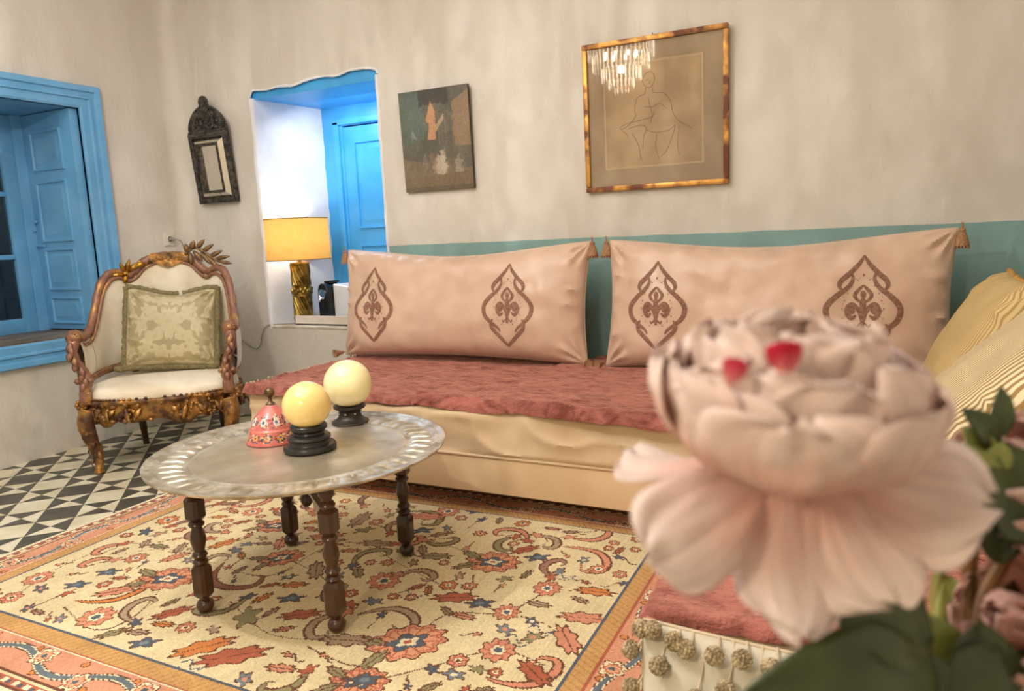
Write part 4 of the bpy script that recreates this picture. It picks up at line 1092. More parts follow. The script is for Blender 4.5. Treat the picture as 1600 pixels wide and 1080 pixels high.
twist(.26, .395); m.lathe([(.056, .393), (.064, .397), (.062, .407), (.02, .411), (.014, .415), (.014, .50)], 40)
m.build('brass_column', BRASS, lp, sharp=50)
m = M(); m.ball((0, 0, .53), (.03, .03, .042), 16, 12); m.build('bulb', mat('white_bulb', (255, 250, 240), emis=((255, 248, 235), 10)), lp)
m = M(); sh0, sh1 = .425, .688
m.lathe([(.206, sh0), (.200, sh1)], 72, cap=False); m.build('lamp_shade', SHADE, lp)
RIMT = mat('shade_edge_tape', (150, 110, 56), rough=.7)
for r_, z in ((.206, sh0), (.200, sh1)):
    m = M(); m.tube([(r_*math.cos(a), r_*math.sin(a), z) for a in np.linspace(0, 2*PI, 72, endpoint=False)], .0035, 6, closed=True); m.build('shade_rim', RIMT, lp)
m = M()
for k in range(3): a = k*2.09; m.tube([(.012*math.cos(a), .012*math.sin(a), .50), (.200*math.cos(a), .200*math.sin(a), sh1-.01)], .0018, 5)
m.build('shade_carrier', CHROME, lp)
bpy.data.objects['table_lamp_light'].location = (-3.385, WY+.125, lz+.575)

ty0 = WY+.035
tr_ = thing('wooden_tray', 'white painted serving tray standing on the sill of the wall recess', 'tray', (-3.045, WY+.20, NZ0+.02))
m = M(); W2, D2, H2 = .68, .32, .062
m.b2((-W2/2, -D2/2, 0), (W2/2, D2/2, .010)); m.b2((-W2/2, -D2/2, .0), (W2/2, -D2/2+.012, H2), bev=.002); m.b2((-W2/2, D2/2-.012, 0), (W2/2, D2/2, H2), bev=.002); m.b2((-W2/2, -D2/2+.012, 0), (-W2/2+.012, D2/2-.012, H2)); m.b2((W2/2-.012, -D2/2+.012, 0), (W2/2, D2/2-.012, H2))
m.build('tray_box', TRAYWHITE, tr_, smooth=False)
tz = NZ0+.031
lp.location.x = -3.385; lp.location.y = WY+.125
cm = thing('coffee_machine', 'small capsule coffee machine with a black front and white body on the white tray', 'coffee machine', (-3.175, WY+.20, tz), (0, 0, R(-8)))
m = M(); 
m.prism([(-.045, 0), (.052, 0), (.052, .20), (.040, .235), (.015, .255), (-.015, .255), (-.035, .24), (-.045, .21)], 1, -.105, .02); m.build('front_body', BLACKPLASTIC, cm, smooth=False, mods=(('BEVEL', dict(width=.008, segments=3)),))
m = M(); m.prism([(.054, 0), (.215, 0), (.215, .19), (.19, .235), (.054, .25)], 1, -.06, .09); m.build('water_tank', WHITEPLASTIC, cm, smooth=False, mods=(('BEVEL', dict(width=.008, segments=3)),))
m = M(); Tm = Matrix.Translation((0, -.105, .185)) @ Matrix.Rotation(PI/2, 4, 'X')
m.lathe([(.0, .004), (.022, .004), (.026, .008), (.034, .008), (.034, 0)], 24, T=Tm); m.tube([(0, -.115, .16), (0, -.135, .15)], .011, 10); m.build('brew_head', CHROME, cm)
m = M(); m.box((.003, -.02, .262), (.05, .09, .014), bev=.005); m.build('lever', BLACKPLASTIC, cm)
m = M(); m.box((0, -.125, .02), (.09, .04, .012), bev=.004); m.tube([(-.03, -.14, .03), (.03, -.14, .03)], .008, 8); m.build('cup_support', CHROME, cm)
jar = thing('jar', 'small dark blue tin beside the white coffee machine, partly behind the cushion', 'tin', (-2.86, WY+.16, tz))
m = M(); m.lathe([(0, 0), (.050, 0), (.052, .004), (.052, .165), (.049, .17), (0, .17)], 28); m.build('tin_body', NAVY, jar, sharp=35)
m = M(); m.lathe([(.0535, .14), (.0545, .142), (.0545, .176), (.050, .180), (0, .180)], 28); m.build('lid', NAVY, jar, sharp=35)

# ------------------------------------------------------------------ wall mirror
mir = thing('wall_mirror', 'narrow arched mirror with a blackened pierced metal crest, hung beside the corner', 'mirror', (-3.89, WY-.006, 1.447), (R(5.6), 0, 0))
MW, MH = .335, .45
m = M()
m.b2((-MW/2, -.012, 0), (MW/2, 0, MH)); m.build('backing', MIRFRAME, mir)
def frame_ring(m, hw, z0, z1, w_, y0, y1, bev=.003):
    m.b2((-hw, y1, z0), (-hw+w_, y0, z1), bev=bev); m.b2((hw-w_, y1, z0), (hw, y0, z1), bev=bev); m.b2((-hw+w_, y1+.001, z0), (hw-w_, y0, z0+w_), bev=bev); m.b2((-hw+w_, y1+.001, z1-w_), (hw-w_, y0, z1), bev=bev)
m = M(); frame_ring(m, MW/2, 0, MH, .030, -.006, -.036)
for s in (-1, 1):
    for k in range(30): m.ball((s*(MW/2-.015), -.036, .012+k*.0147), .006, 6, 5)
for k in range(22): m.ball((-MW/2+.012+k*.0148, -.036, .015), .006, 6, 5); m.ball((-MW/2+.012+k*.0148, -.036, MH-.015), .006, 6, 5)
m.build('outer_frame', MIRFRAME, mir, sharp=40)
m = M(); frame_ring(m, MW/2-.066, .066, MH-.066, .018, -.010, -.052)
for s in (-1, 1):
    for k in range(24): m.ball((s*(MW/2-.075), -.052, .075+k*.0132), .0055, 6, 5)
m.build('inner_frame', MIRFRAME, mir, sharp=40)
# bevelled mirror strips between the two frames, rising towards the inner one
h0, h1 = MW/2-.029, MW/2-.067
def strip(pts): 
    m = M(); m.add(pts, [(0, 1, 2, 3)]); m.add([(p[0], p[1]+.003, p[2]) for p in pts], [(3, 2, 1, 0)]); m.build('mirror_strip', MIRROR, mir, smooth=False)
for s in (-1, 1): strip([(s*h0, -.018, .031), (s*h1, -.048, .068), (s*h1, -.048, MH-.068), (s*h0, -.018, MH-.031)])
strip([(-h0, -.018, .029), (h0, -.018, .029), (h1, -.048, .067), (-h1, -.048, .067)]); strip([(-h0, -.018, MH-.029), (h0, -.018, MH-.029), (h1, -.048, MH-.067), (-h1, -.048, MH-.067)])
m = M(); m.b2((-MW/2+.08, -.030, .08), (MW/2-.08, -.026, MH-.08)); m.build('mirror_glass', MIRROR, mir, smooth=False)
# crest
m = M()
def ogee(k=1.0):
    R_ = [(MW/2-.005, MH+.0), (MW/2-.0, MH+.035), (.150, MH+.075), (.118, MH+.115), (.075, MH+.145), (.040, MH+.160), (.034, MH+.175), (.034, MH+.195), (.020, MH+.215), (0, MH+.220)]
    return [(x*k, MH+(z-MH)*k) for x, z in R_]
oR = ogee(); poly = [(-x, z) for x, z in oR]+[(x, z) for x, z in oR[::-1][1:]]
m.prism(poly, 1, -.014, -.004)
for x, z in [(a, b) for a, b in [(p.x, p.y) for p in spline([(x, z, 0) for x, z in oR], 4)]]:
    for s in (-1, 1): m.ball((s*x, -.011, z), .0085, 7, 5)
rr = random.Random(2)
for k in range(150):
    x = rr.uniform(-.14, .14); z = MH+rr.uniform(.01, .15)
    if abs(x) < .155-(z-MH)*.75: m.ball((x, -.016, z), (rr.uniform(.004, .010), .006, rr.uniform(.004, .009)), 6, 5)
for rad_, cz in ((.045, MH+.075), (.07, MH+.065)):
    m.tube([(rad_*math.cos(a), -.018, cz+rad_*.8*math.sin(a)) for a in np.linspace(0, 2*PI, 30, endpoint=False)], .004, 6, closed=True)
m.tube([(-MW/2, -.02, MH+.006), (MW/2, -.02, MH+.006)], .010, 8)
m.build('pierced_crest', MIRFRAME, mir, sharp=50)

# ------------------------------------------------------------------ pictures
def market_img(nx=150, ny=180):
    rs = np.random.RandomState(12); yy, xx = np.mgrid[0:ny, 0:nx]; X = xx/nx; Y = yy/ny
    def nz(sc, seed):
        g = np.random.RandomState(seed).rand(sc+2, sc+2); fx = X*sc; fy = Y*sc; i = fx.astype(int); j = fy.astype(int); a = fx-i; b = fy-j; a = a*a*(3-2*a); b = b*b*(3-2*b)
        return g[j, i]*(1-a)*(1-b)+g[j, i+1]*a*(1-b)+g[j+1, i]*(1-a)*b+g[j+1, i+1]*a*b
    n = nz(6, 1)*.5+nz(14, 2)*.3+nz(34, 3)*.2
    img = np.zeros((ny, nx, 3), np.float32); img[:] = lin(84, 80, 68); img *= (.65+.7*n)[..., None]
    def blend(mask, c, a=.8): img[mask] = img[mask]*(1-a)+lin(*c)*a
    N2 = (nz(20, 5)-.5)*.05
    blend((X < .34+N2) & (Y > .45+X*.2), (70, 92, 86), .55)                         # greenish sky and wall on the left
    blend((Y > .84+N2) & (X > .28) & (X < .72), (50, 46, 42), .8)
    blend((X > .76+N2) & (Y > .42) & (Y < .95-(1-X)*.4), (142, 114, 84), .6)         # sunlit wall
    blend((X > .40+N2) & (X < .52-(.9-Y)*.05) & (Y > .50) & (Y < .88-abs(X-.46)*2), (178, 128, 92), .75)   # lit hanging cloth
    blend((abs(Y-.60-(X-.5)*.9) < .03) & (X > .50) & (X < .64), (164, 136, 104), .7)
    blend((Y < .30+N2-(X-.3)*.15) & (Y > .04), (128, 108, 78), .5)                   # ground
    blend((Y < .13+X*.05), (96, 78, 56), .5)
    for k in range(9):
        x = .55+.05*k; blend((abs(X-x) < .004) & (Y > .45) & (Y < .8-(k % 3)*.05), (120, 104, 84), .5)
    wx = (nz(26, 8)-.5)*.05; wy = (nz(26, 9)-.5)*.05
    for (cx, cy, s, c) in [(.56, .26, 1.3, (188, 178, 158)), (.50, .24, 1.1, (148, 132, 112)), (.42, .30, .8, (124, 100, 84)), (.33, .31, .7, (114, 102, 94)), (.80, .24, .9, (150, 138, 120)), (.69, .23, 1.1, (104, 90, 74)), (.25, .33, .7, (78, 82, 78)), (.18, .56, .5, (128, 128, 114)), (.60, .33, .7, (160, 142, 116)), (.46, .35, .6, (96, 78, 62)), (.38, .24, .8, (90, 78, 66))]:
        w_ = .052*s*(1.1-(Y+wy-cy)*4/s).clip(.35, 1.4)
        blend((abs(X+wx-cx) < w_) & (abs(Y+wy-cy) < .07*s), c, .55); d = ((X+wx*.5-cx-.012*s)/(.020*s))**2+((Y+wy*.5-cy-.085*s)/(.018*s))**2; blend(d < 1, tuple(int(v*.85) for v in c), .6)
    for k in range(1500):
        cx, cy = rs.rand(2); r_ = rs.uniform(.002, .008); an = rs.uniform(.2, 1.9); j, i = int(cy*(ny-1)), int(cx*(nx-1)); c0 = img[j, i]*rs.uniform(.72, 1.35)
        dx, dy = X-cx, Y-cy; a_ = dx*math.cos(an)+dy*math.sin(an); b_ = -dx*math.sin(an)+dy*math.cos(an); mk = (a_/(r_*3.2))**2+(b_/r_)**2 < 1
        img[mk] = img[mk]*.45+c0*.55
    img = img*1.3+.012
    return img
PW, PH = .445, .545
pt = thing('oil_painting', 'dark unframed oil painting of a market alley with seated figures, hung beside the recess', 'painting', (-2.408, WY-.002, 1.418), (R(2.4), 0, R(0)))
m = M(); m.b2((0, -.022, 0), (PW, -.002, PH)); m.build('stretcher', mat('canvas_edge', (74, 68, 58), rough=.8), pt, smooth=False)
colour_grid('painted_canvas', PW, PH, market_img(), attr_mat('oil_paint', rough=.45, bump=(70, .3, .003), spec=.4, tintscale=50), pt, loc=(0, -.0232, 0), rot=(PI/2, 0, 0))
FW, FH, FB = .705, .712, .025
fr = thing('framed_drawing', 'large square gilt frame holding a faint pencil drawing on brown paper under glass', 'picture', (-1.312, WY-.003, 1.347), (R(1.3), 0, 0))
for (a, b, nm) in (((0, 0), (FW, FB), 0), ((0, FH-FB), (FW, FH), 0), ((0, FB), (FB, FH-FB), 1), ((FW-FB, FB), (FW, FH-FB), 1)):
    m = M(); m.b2((a[0], -.030, a[1]), (b[0], -.001, b[1]), bev=.006); m.build('frame_rail', FRAMEGOLD, fr)
PAPER = mat('brown_mount', (200, 172, 138), rough=.8, mix=(192, 162, 126), scale=5); PAPER2 = mat('aged_drawing_paper', (220, 184, 140), rough=.8, mix=(204, 166, 122), scale=6, detail=6, bump=(20, .1, .002))
m = M(); m.b2((FB-.004, -.010, FB-.004), (FW-FB+.004, -.004, FH-FB+.004)); m.build('mount', PAPER, fr, smooth=False)
m = M(); m.b2((.102, -.0125, .105), (.590, -.010, .602)); tag(m.build('paper_border', mat('pale_paper_edge', (224, 194, 150), rough=.8), fr, smooth=False), 'pale paper margin')
m = M(); m.b2((.112, -.0135, .115), (.580, -.012, .592)); m.build('drawing_paper', PAPER2, fr, smooth=False)
INK = mat('faded_pencil', (140, 104, 72), rough=.9)
m = M()
def line(pts, w_=.0018):
    P = spline([(x, -.0139, z) for x, z in pts], 6); m.tube(P, [w_*.6]*len(P), 4)
cx0, cz0 = .345, .35
def L(*p): line([(cx0+x, cz0+z) for x, z in p])
L((-.03, .13), (-.045, .16), (-.03, .19), (0, .195), (.015, .17), (.008, .14), (-.01, .125), (-.03, .13)); L((-.03, .125), (-.035, .10), (-.07, .085), (-.085, .04), (-.08, 0)); L((.005, .125), (.01, .10), (.06, .09), (.09, .05), (.10, 0), (.125, -.04), (.17, -.07), (.19, -.085))
L((-.08, 0), (-.12, -.04), (-.155, -.055), (-.16, -.045), (-.12, -.03), (-.05, -.02), (0, -.01), (.01, .01)); L((-.155, -.06), (-.13, -.08), (-.12, -.10)); L((-.12, -.055), (-.06, -.045), (-.03, -.06), (-.045, -.10), (-.05, -.16))
L((-.03, -.07), (.02, -.085), (.08, -.08), (.11, -.06)); L((.11, -.06), (.10, -.10), (.07, -.17), (.04, -.20)); L((-.04, .04), (0, .035), (.04, .045), (.07, .02)); L((-.03, .16), (-.015, .165)); L((-.008, .155), (-.01, .145)); L((.13, -.07), (.12, -.15), (.13, -.20)); L((-.10, -.08), (-.07, -.14), (-.06, -.21)); L((.02, -.09), (.015, -.15), (.03, -.21)); L((-.02, .08), (.0, .0), (-.01, -.04))
tag(m.build('pencil_figure', INK, fr), 'pencil outline of a seated figure')
m = M(); m.b2((FB-.002, -.020, FB-.002), (FW-FB+.002, -.018, FH-FB+.002)); m.build('glass_pane', PICGLASS, fr, smooth=False)
m = M(); m.tube([(.355, -.01, FH), (.352, -.004, FH+.012)], .002, 6); m.build('hanging_hook', BRONZE, fr)

# ------------------------------------------------------------------ rug
RGX0, RGX1, RGY0, RGY1 = -2.978, -.432, .968, 2.752
FX0, FX1, FY0, FY1 = -2.725, -.684, 1.240, 2.520
def rug():
    c = .0046; nx = int((RGX1-RGX0)/c); ny = int((RGY1-RGY0)/c)
    xs = RGX0+(np.arange(nx)+.5)*(RGX1-RGX0)/nx; ys = RGY0+(np.arange(ny)+.5)*(RGY1-RGY0)/ny
    X, Y = np.meshgrid(xs, ys); img = np.zeros((ny, nx, 3), np.float32)
    CREAM = lin(228, 210, 166); SALM = lin(216, 146, 116); BRICK = lin(182, 100, 74); DK = lin(112, 70, 50); NAVY_ = lin(88, 96, 108); BLU = lin(120, 132, 138); TAN = lin(208, 160, 100); TAUPE = lin(176, 152, 124); SAGE = lin(150, 144, 104); IVORY = lin(238, 226, 190); ORNG = lin(216, 136, 74)
    img[:] = CREAM
    def win(x, y, r):
        i0 = max(0, int((x-r-RGX0)/(RGX1-RGX0)*nx)); i1 = min(nx, int((x+r-RGX0)/(RGX1-RGX0)*nx)+2); j0 = max(0, int((y-r-RGY0)/(RGY1-RGY0)*ny)); j1 = min(ny, int((y+r-RGY0)/(RGY1-RGY0)*ny)+2)
        return (slice(j0, j1), slice(i0, i1))
    occ = np.zeros((ny, nx), bool); lock = np.zeros((ny, nx), bool)
    def shape(x, y, rx, ry, an=0, lobes=0, amp=0, col=SALM, out=None, ow=.006, mark=True):
        s = win(x, y, max(rx, ry)*1.5+.02); dx = X[s]-x; dy = Y[s]-y; ca, sa = math.cos(an), math.sin(an)
        a = dx*ca+dy*sa; b = -dx*sa+dy*ca; th = np.arctan2(b/ry, a/rx); k = 1+amp*np.sin(th*lobes) if lobes else 1.0
        r_ = np.hypot(a/rx, b/ry)/k; mn = min(rx, ry); v = img[s]; ok = ~lock[s]
        if out is not None: v[(r_ < 1+ow/mn) & ok] = out
        v[(r_ < 1) & ok] = col
        if mark: occ[s] |= r_ < 1.35
    def vine(pts, w_=.0032, col=DK, dash=0, mark=False):
        P = spline([(a, b, 0) for a, b in pts], 26)
        for i, p in enumerate(P):
            if dash and (i//dash) % 2: continue
            s = win(p.x, p.y, w_+.004); d = (X[s]-p.x)**2+(Y[s]-p.y)**2; img[s][(d < w_*w_) & ~lock[s]] = col
            if mark: occ[s] = True
    def rosette(x, y, r, an=0, cin=NAVY_, pet=SALM, n=9):
        shape(x, y, r, r*.9, an, n, .12, pet, DK, .005)
        for k in range(n):
            a = an+2*PI*k/n; vine([(x+math.cos(a)*r*.45, y+math.sin(a)*r*.45), (x+math.cos(a)*r*.9, y+math.sin(a)*r*.85)], .0025, BRICK)
        shape(x, y, r*.46, r*.42, an, 6, .18, IVORY, BRICK, .004, False); shape(x, y, r*.26, r*.24, an, 0, 0, cin, None, 0, False)
    def palmette(x, y, r, an, big=True):
        ca, sa = math.cos(an), math.sin(an)
        shape(x, y, r*1.05, r*.82, an, 11, .10, SALM, DK, .006); shape(x, y, r*.9, r*.66, an, 11, .10, lin(224, 160, 124), BRICK, .004, False)
        for k in range(14): a = 2*PI*k/14; vine([(x+(math.cos(a)*ca*.5-math.sin(a)*sa*.4)*r, y+(math.cos(a)*sa*.5+math.sin(a)*ca*.4)*r), (x+(math.cos(a)*ca*1.0-math.sin(a)*sa*.78)*r, y+(math.cos(a)*sa*1.0+math.sin(a)*ca*.78)*r)], .0027, BRICK)
        shape(x, y, r*.52, r*.36, an, 5, .22, NAVY_, DK, .004, False); shape(x+ca*r*.02, y, r*.30, r*.20, an, 4, .25, IVORY, None, 0, False); shape(x, y, r*.12, r*.09, an, 0, 0, BRICK, None, 0, False)
        for s in (-1, 1): leaf_(x-ca*r*1.05+s*sa*r*.5, y-sa*r*1.05-s*ca*r*.5, r*.42, an+PI+s*.6, SAGE)
    def leaf_(x, y, l, an, col=SALM, out=DK, serr=.16):
        shape(x, y, l, l*.42, an, 8, serr, col, out, .0055); vine([(x-math.cos(an)*l*.8, y-math.sin(an)*l*.8), (x+math.cos(an)*l*.8, y+math.sin(an)*l*.8)], .0024, out)
    def small(x, y, r, an, col, c2=None):
        shape(x, y, r, r*.62, an, 5, .3, col, DK, .004)
        if c2 is not None: shape(x, y, r*.4, r*.3, an, 0, 0, c2, None, 0, False)
    def arabesque(x, y, l, an, flip=1, col=TAUPE):
        P = [(0, 0), (.25, .18), (.55, .26), (.85, .12), (.98, -.14), (.80, -.30), (.66, -.20)]
        pts = [(x+(a*math.cos(an)-b*flip*math.sin(an))*l, y+(a*math.sin(an)+b*flip*math.cos(an))*l) for a, b in P]
        S = spline([(a, b, 0) for a, b in pts], 20)
        for pas, (ww, cc_) in enumerate(((.010, DK), (.0055, col))):
            for i, p in enumerate(S):
                t = i/(len(S)-1); w_ = ww*(.4+1.5*math.sin(PI*min(1, t*1.1))); s = win(p.x, p.y, w_+.004); d = (X[s]-p.x)**2+(Y[s]-p.y)**2; img[s][(d < w_*w_) & ~lock[s]] = cc_; occ[s][d < (w_*1.5)**2] = True
    # borders
    dl, dr, df, db = FX0-X, X-FX1, FY0-Y, Y-FY1
    wl, wr, wf, wb = FX0-RGX0, RGX1-FX1, FY0-RGY0, RGY1-FY1
    D = np.maximum(np.maximum(dl/wl, dr/wr), np.maximum(df/wf, db/wb)); Dm = D*.252
    along = np.where((D == dl/wl) | (D == dr/wr), Y, X)
    B = D > 0
    def band(a, b, c): img[(Dm > a) & (Dm <= b) & B] = c
    band(0, .007, NAVY_); band(.007, .058, TAN); band(.058, .066, BRICK); band(.066, .070, IVORY); band(.070, .180, SALM*.9+CREAM*.1); band(.180, .186, DK); band(.186, .196, CREAM); band(.196, .224, BRICK); band(.224, .230, DK); band(.230, 1, IVORY)
    tan = (Dm > .007) & (Dm <= .058) & B; img[tan & (np.sin(along*260+Dm*160) > .75)] = TAN*.78
    mc = .125; ph = along*2*np.pi/.42; dev = Dm-(mc+.030*np.sin(ph))
    inb = (Dm > .072) & (Dm < .178) & B
    img[inb & (abs(dev) < .014)] = IVORY; img[inb & (abs(dev) < .008)] = BLU*.8; img[inb & (abs(dev) < .014) & (abs(dev) > .0115)] = DK
    g = (np.mod(along+.105, .21)-.105); sgn = np.where(np.mod(np.floor((along+.105)/.21), 2) == 0, 1, -1)
    rr_ = np.hypot(g, Dm-(mc-sgn*.022)); th = np.arctan2(Dm-(mc-sgn*.022), g)
    fl = rr_/(1+.16*np.sin(th*7)); img[inb & (fl < .036)] = DK; img[inb & (fl < .032)] = IVORY; img[inb & (fl < .024)] = BRICK; img[inb & (fl < .019)] = lin(230, 170, 130); img[inb & (fl < .009)] = NAVY_
    g2 = (np.mod(along, .105)-.0525); r2 = np.hypot(g2, (Dm-(mc+np.where(np.mod(np.floor(along/.105), 2) == 0, .038, -.038)))); img[inb & (r2 < .013) & (abs(dev) > .014)] = DK; img[inb & (r2 < .0095) & (abs(dev) > .014)] = ORNG
    gb = (Dm > .198) & (Dm < .222) & B; img[gb & (np.mod(along, .05) < .02) & (abs(Dm-.21) < .008)] = IVORY; img[gb & (np.mod(along+.025, .05) < .014) & (abs(Dm-.21) < .006)] = NAVY_
    zz = inb & (np.random.RandomState(1).rand(ny, nx) < .0); lock[:] = B
    # field: main flowers where they lie on the floor
    W = lambda px, py: (lambda p: (p.x, p.y))(on_z(px, py, .012))
    V = lambda *q: [W(*p) for p in q]
    vine(V((20, 935), (110, 880), (215, 850), (330, 880), (420, 900), (500, 860), (560, 850), (640, 890), (720, 930)), .0034)
    vine(V((262, 905), (215, 960), (150, 985), (100, 950)), .0034); vine(V((480, 1010), (560, 1040), (637, 1003), (700, 960), (790, 957), (860, 920)), .0036); vine(V((740, 900), (740, 940), (790, 957)), .0034)
    vine(V((770, 878), (690, 850), (640, 838), (590, 822)), .0034); vine(V((855, 920), (905, 925), (950, 925)), .003, dash=3); vine(V((790, 957), (850, 975), (880, 1000)), .003, dash=3); vine(V((440, 870), (500, 900), (540, 950), (500, 1000)), .0036)
    vine(V((360, 940), (420, 990), (520, 1000)), .0034); vine(V((300, 880), (250, 860), (180, 868)), .003, dash=3); vine(V((600, 1060), (680, 1040), (778, 1016), (850, 1040)), .003)
    arabesque(*W(345, 905), .22, 2.6, 1, TAUPE); arabesque(*W(350, 880), .26, -.5, -1, lin(150, 96, 78)); arabesque(*W(120, 940), .22, .9, -1, ORNG); arabesque(*W(880, 855), .24, -.5, 1, SALM); arabesque(*W(560, 960), .20, .2, 1, TAUPE)
    arabesque(*W(640, 800), .2, -.3, 1, SAGE); arabesque(*W(760, 1060), .2, .6, -1, SALM)
    for p, r, a in (((262, 905), .092, .4), ((770, 879), .085, .2), ((637, 1003), .100, .8), ((440, 872), .070, .9), ((430, 822), .072, .3), ((560, 1065), .07, .3)): palmette(*W(*p), r, a)
    for p, r in (((855, 920), .044), ((778, 1016), .050), ((792, 957), .040), ((213, 873), .036), ((600, 908), .055), ((150, 965), .055), ((880, 800), .045), ((395, 800), .04), ((500, 800), .045), ((700, 800), .05), ((935, 890), .03), ((60, 905), .045)): rosette(*W(*p), r, r*40)
    for p, l, a, c_ in (((318, 1011), .075, .9, ORNG), ((363, 1025), .085, .7, BRICK), ((912, 966), .062, .2, SALM), ((886, 1000), .065, -.9, SALM), ((930, 925), .050, .1, ORNG), ((835, 1052), .055, -.6, BRICK), ((710, 934), .060, .4, BRICK), ((665, 808), .07, .2, SALM), ((275, 871), .045, 1.2, SALM), ((268, 958), .05, 1.0, BRICK), ((180, 925), .055, .8, SALM), ((510, 838), .06, .6, SALM), ((590, 850), .055, .2, TAUPE), ((820, 860), .045, .9, BRICK), ((540, 1000), .06, .3, TAUPE), ((470, 960), .055, .6, BRICK), ((680, 870), .05, .3, SAGE), ((350, 850), .05, 1.2, ORNG)):
        leaf_(*W(*p), l, a, c_)
    for p in ((170, 895), (225, 1005), (840, 872), (570, 1062), (750, 943), (745, 800), (660, 830), (455, 935), (120, 915)): small(*W(*p), .034, .5, NAVY_, BLU)
    for p in ((810, 1000), (845, 985), (880, 900), (640, 930), (400, 960), (300, 1040)):
        x, y = W(*p); vine([(x-.04, y), (x-.02, y+.02), (x+.01, y-.015), (x+.04, y+.01), (x+.02, y-.03), (x-.03, y-.02)], .003, NAVY_, dash=4)
    rs = random.Random(17); made = 0
    for _ in range(900):
        x, y = rs.uniform(FX0+.1, FX1-.1), rs.uniform(FY0+.1, FY1-.1); l = rs.choice([.16, .13, .11]); a = rs.uniform(0, 6.28)
        s = win(x+math.cos(a)*l*.5, y+math.sin(a)*l*.5, l*.34)
        if occ[s].mean() > .04 or made > 26: continue
        arabesque(x, y, l, a, rs.choice([-1, 1]), rs.choice([TAUPE, SAGE, SALM, lin(160, 120, 100)])); small(x, y, .022, a, rs.choice([BRICK, NAVY_, SALM])); made += 1
        for q in (.3, .6, .85):
            px_, py_ = x+math.cos(a+.35)*l*q, y+math.sin(a+.35)*l*q; vine([(px_, py_), (px_+rs.uniform(-.03, .03), py_+rs.uniform(-.03, .03))], .0028); 
    for _ in range(9000):
        x, y = rs.uniform(FX0+.03, FX1-.03), rs.uniform(FY0+.03, FY1-.03)
        r = rs.choice([.06, .05, .04, .032, .026, .02]); s = win(x, y, r*.98)
        if occ[s].any() or lock[s].any(): continue
        k = rs.random(); a = rs.uniform(0, 6.28)
        if k < .24: rosette(x, y, r*.85, a, rs.choice([NAVY_, SAGE, DK]), rs.choice([SALM, ORNG, BRICK]), rs.choice([6, 7, 8]))
        elif k < .56: leaf_(x, y, r*1.1, a, rs.choice([SALM, BRICK, ORNG, TAUPE, SAGE, TAUPE]))
        elif k < .74: small(x, y, r, a, rs.choice([NAVY_, BLU, TAUPE, SAGE]), rs.choice([IVORY, None, SALM]))
        else:
            vine([(x+math.cos(a)*r*1.3*t, y+math.sin(a)*r*1.3*t+.4*r*math.sin(t*3)) for t in (-1, -.4, .3, 1)], .0028, DK, dash=rs.choice([0, 3])); small(x+math.cos(a)*r*1.2, y+math.sin(a)*r*1.2, r*.5, a, rs.choice([BRICK, SALM, NAVY_]))
            occ[s] = True
        made += 1
    # thread-to-thread dye variation
    rg = np.random.RandomState(2); img *= (1+.10*rg.randn(ny, nx, 1)*.6+.05*rg.randn(1, nx, 1)*.5).clip(.7, 1.3)
    RW, RD = RGX1-RGX0, RGY1-RGY0
    def fn(Xg, Yg):
        Z = .0125+.0010*np.sin(Xg*900)*np.sin(Yg*880)+.0012*np.random.RandomState(3).rand(*Xg.shape)
        e = np.minimum(np.minimum(Xg, RW-Xg), np.minimum(Yg, RD-Yg)); Z = np.where(e < .004, .001, Z)
        Z = Z+.004*np.sin(Xg*2.3+1)*np.sin(Yg*3.1)*np.clip(e*8, 0, 1)*.5
        Xw = Xg+.006*np.sin(Yg*7)*(Xg < .1); return Xw, Yg, Z
    return colour_grid('rug', RW, RD, img, attr_mat('wool_pile', rough=.95, sheen=.15, bump=(420, .7, .004), tintscale=130, spec=.1, bump2=(60, .3, .006)), fn=fn, loc=(RGX0, RGY0, 0))
rg_ = rug(); tag(rg_, 'cream and salmon oriental rug with floral field under the tray table', 'rug')

# ------------------------------------------------------------------ chandelier
ch = thing('chandelier', 'tiered crystal chandelier, seen mirrored in the glass of the gilt-framed drawing', 'chandelier', (CHX, CHY, CHZ))
m = M(); m.tube([(0, 0, .20), (0, 0, CZ-CHZ)], .007, 8); m.lathe([(0, CZ-CHZ-.002), (.06, CZ-CHZ-.004), (.05, CZ-CHZ-.03), (.012, CZ-CHZ-.05)], 24); m.build('suspension_rod', GOLD, ch)
for (rt, zt, ln, nn) in ((.285, .20, .13, 46), (.245, .10, .13, 40), (.170, .0, .12, 30), (.110, -.095, .08, 20), (.06, -.165, .05, 10)):
    m = M(); m.tube([(rt*math.cos(a), rt*math.sin(a), zt) for a in np.linspace(0, 2*PI, 48, endpoint=False)], .006, 8, closed=True)
    tr2 = m.build('tier_ring', GOLD, ch)
    m = M()
    for k in range(nn):
        a = 2*PI*k/nn; c_, s_ = math.cos(a), math.sin(a); w_ = PI*rt/nn*.42
        T = Matrix.Translation((rt*c_, rt*s_, zt-.006)) @ Matrix.Rotation(a, 4, 'Z')
        m.add([(0, -w_, 0), (.005, 0, 0), (0, w_, 0), (-.005, 0, 0), (0, -w_, -ln*.85), (.005, 0, -ln*.9), (0, w_, -ln*.85), (-.005, 0, -ln*.9), (0, 0, -ln)], [(0, 1, 5, 4), (1, 2, 6, 5), (2, 3, 7, 6), (3, 0, 4, 7), (4, 5, 8), (5, 6, 8), (6, 7, 8), (7, 4, 8), (3, 2, 1, 0)], 0, T)
    o = m.build('crystal_drops', CRYSTAL, tr2, smooth=False); o['kind'] = 'stuff'
for k in range(8):
    a = k*PI/4; m = M(); m.ball((.14*math.cos(a), .14*math.sin(a), .10), (.014, .014, .028), 10, 8); m.build('bulb', BULB, ch)

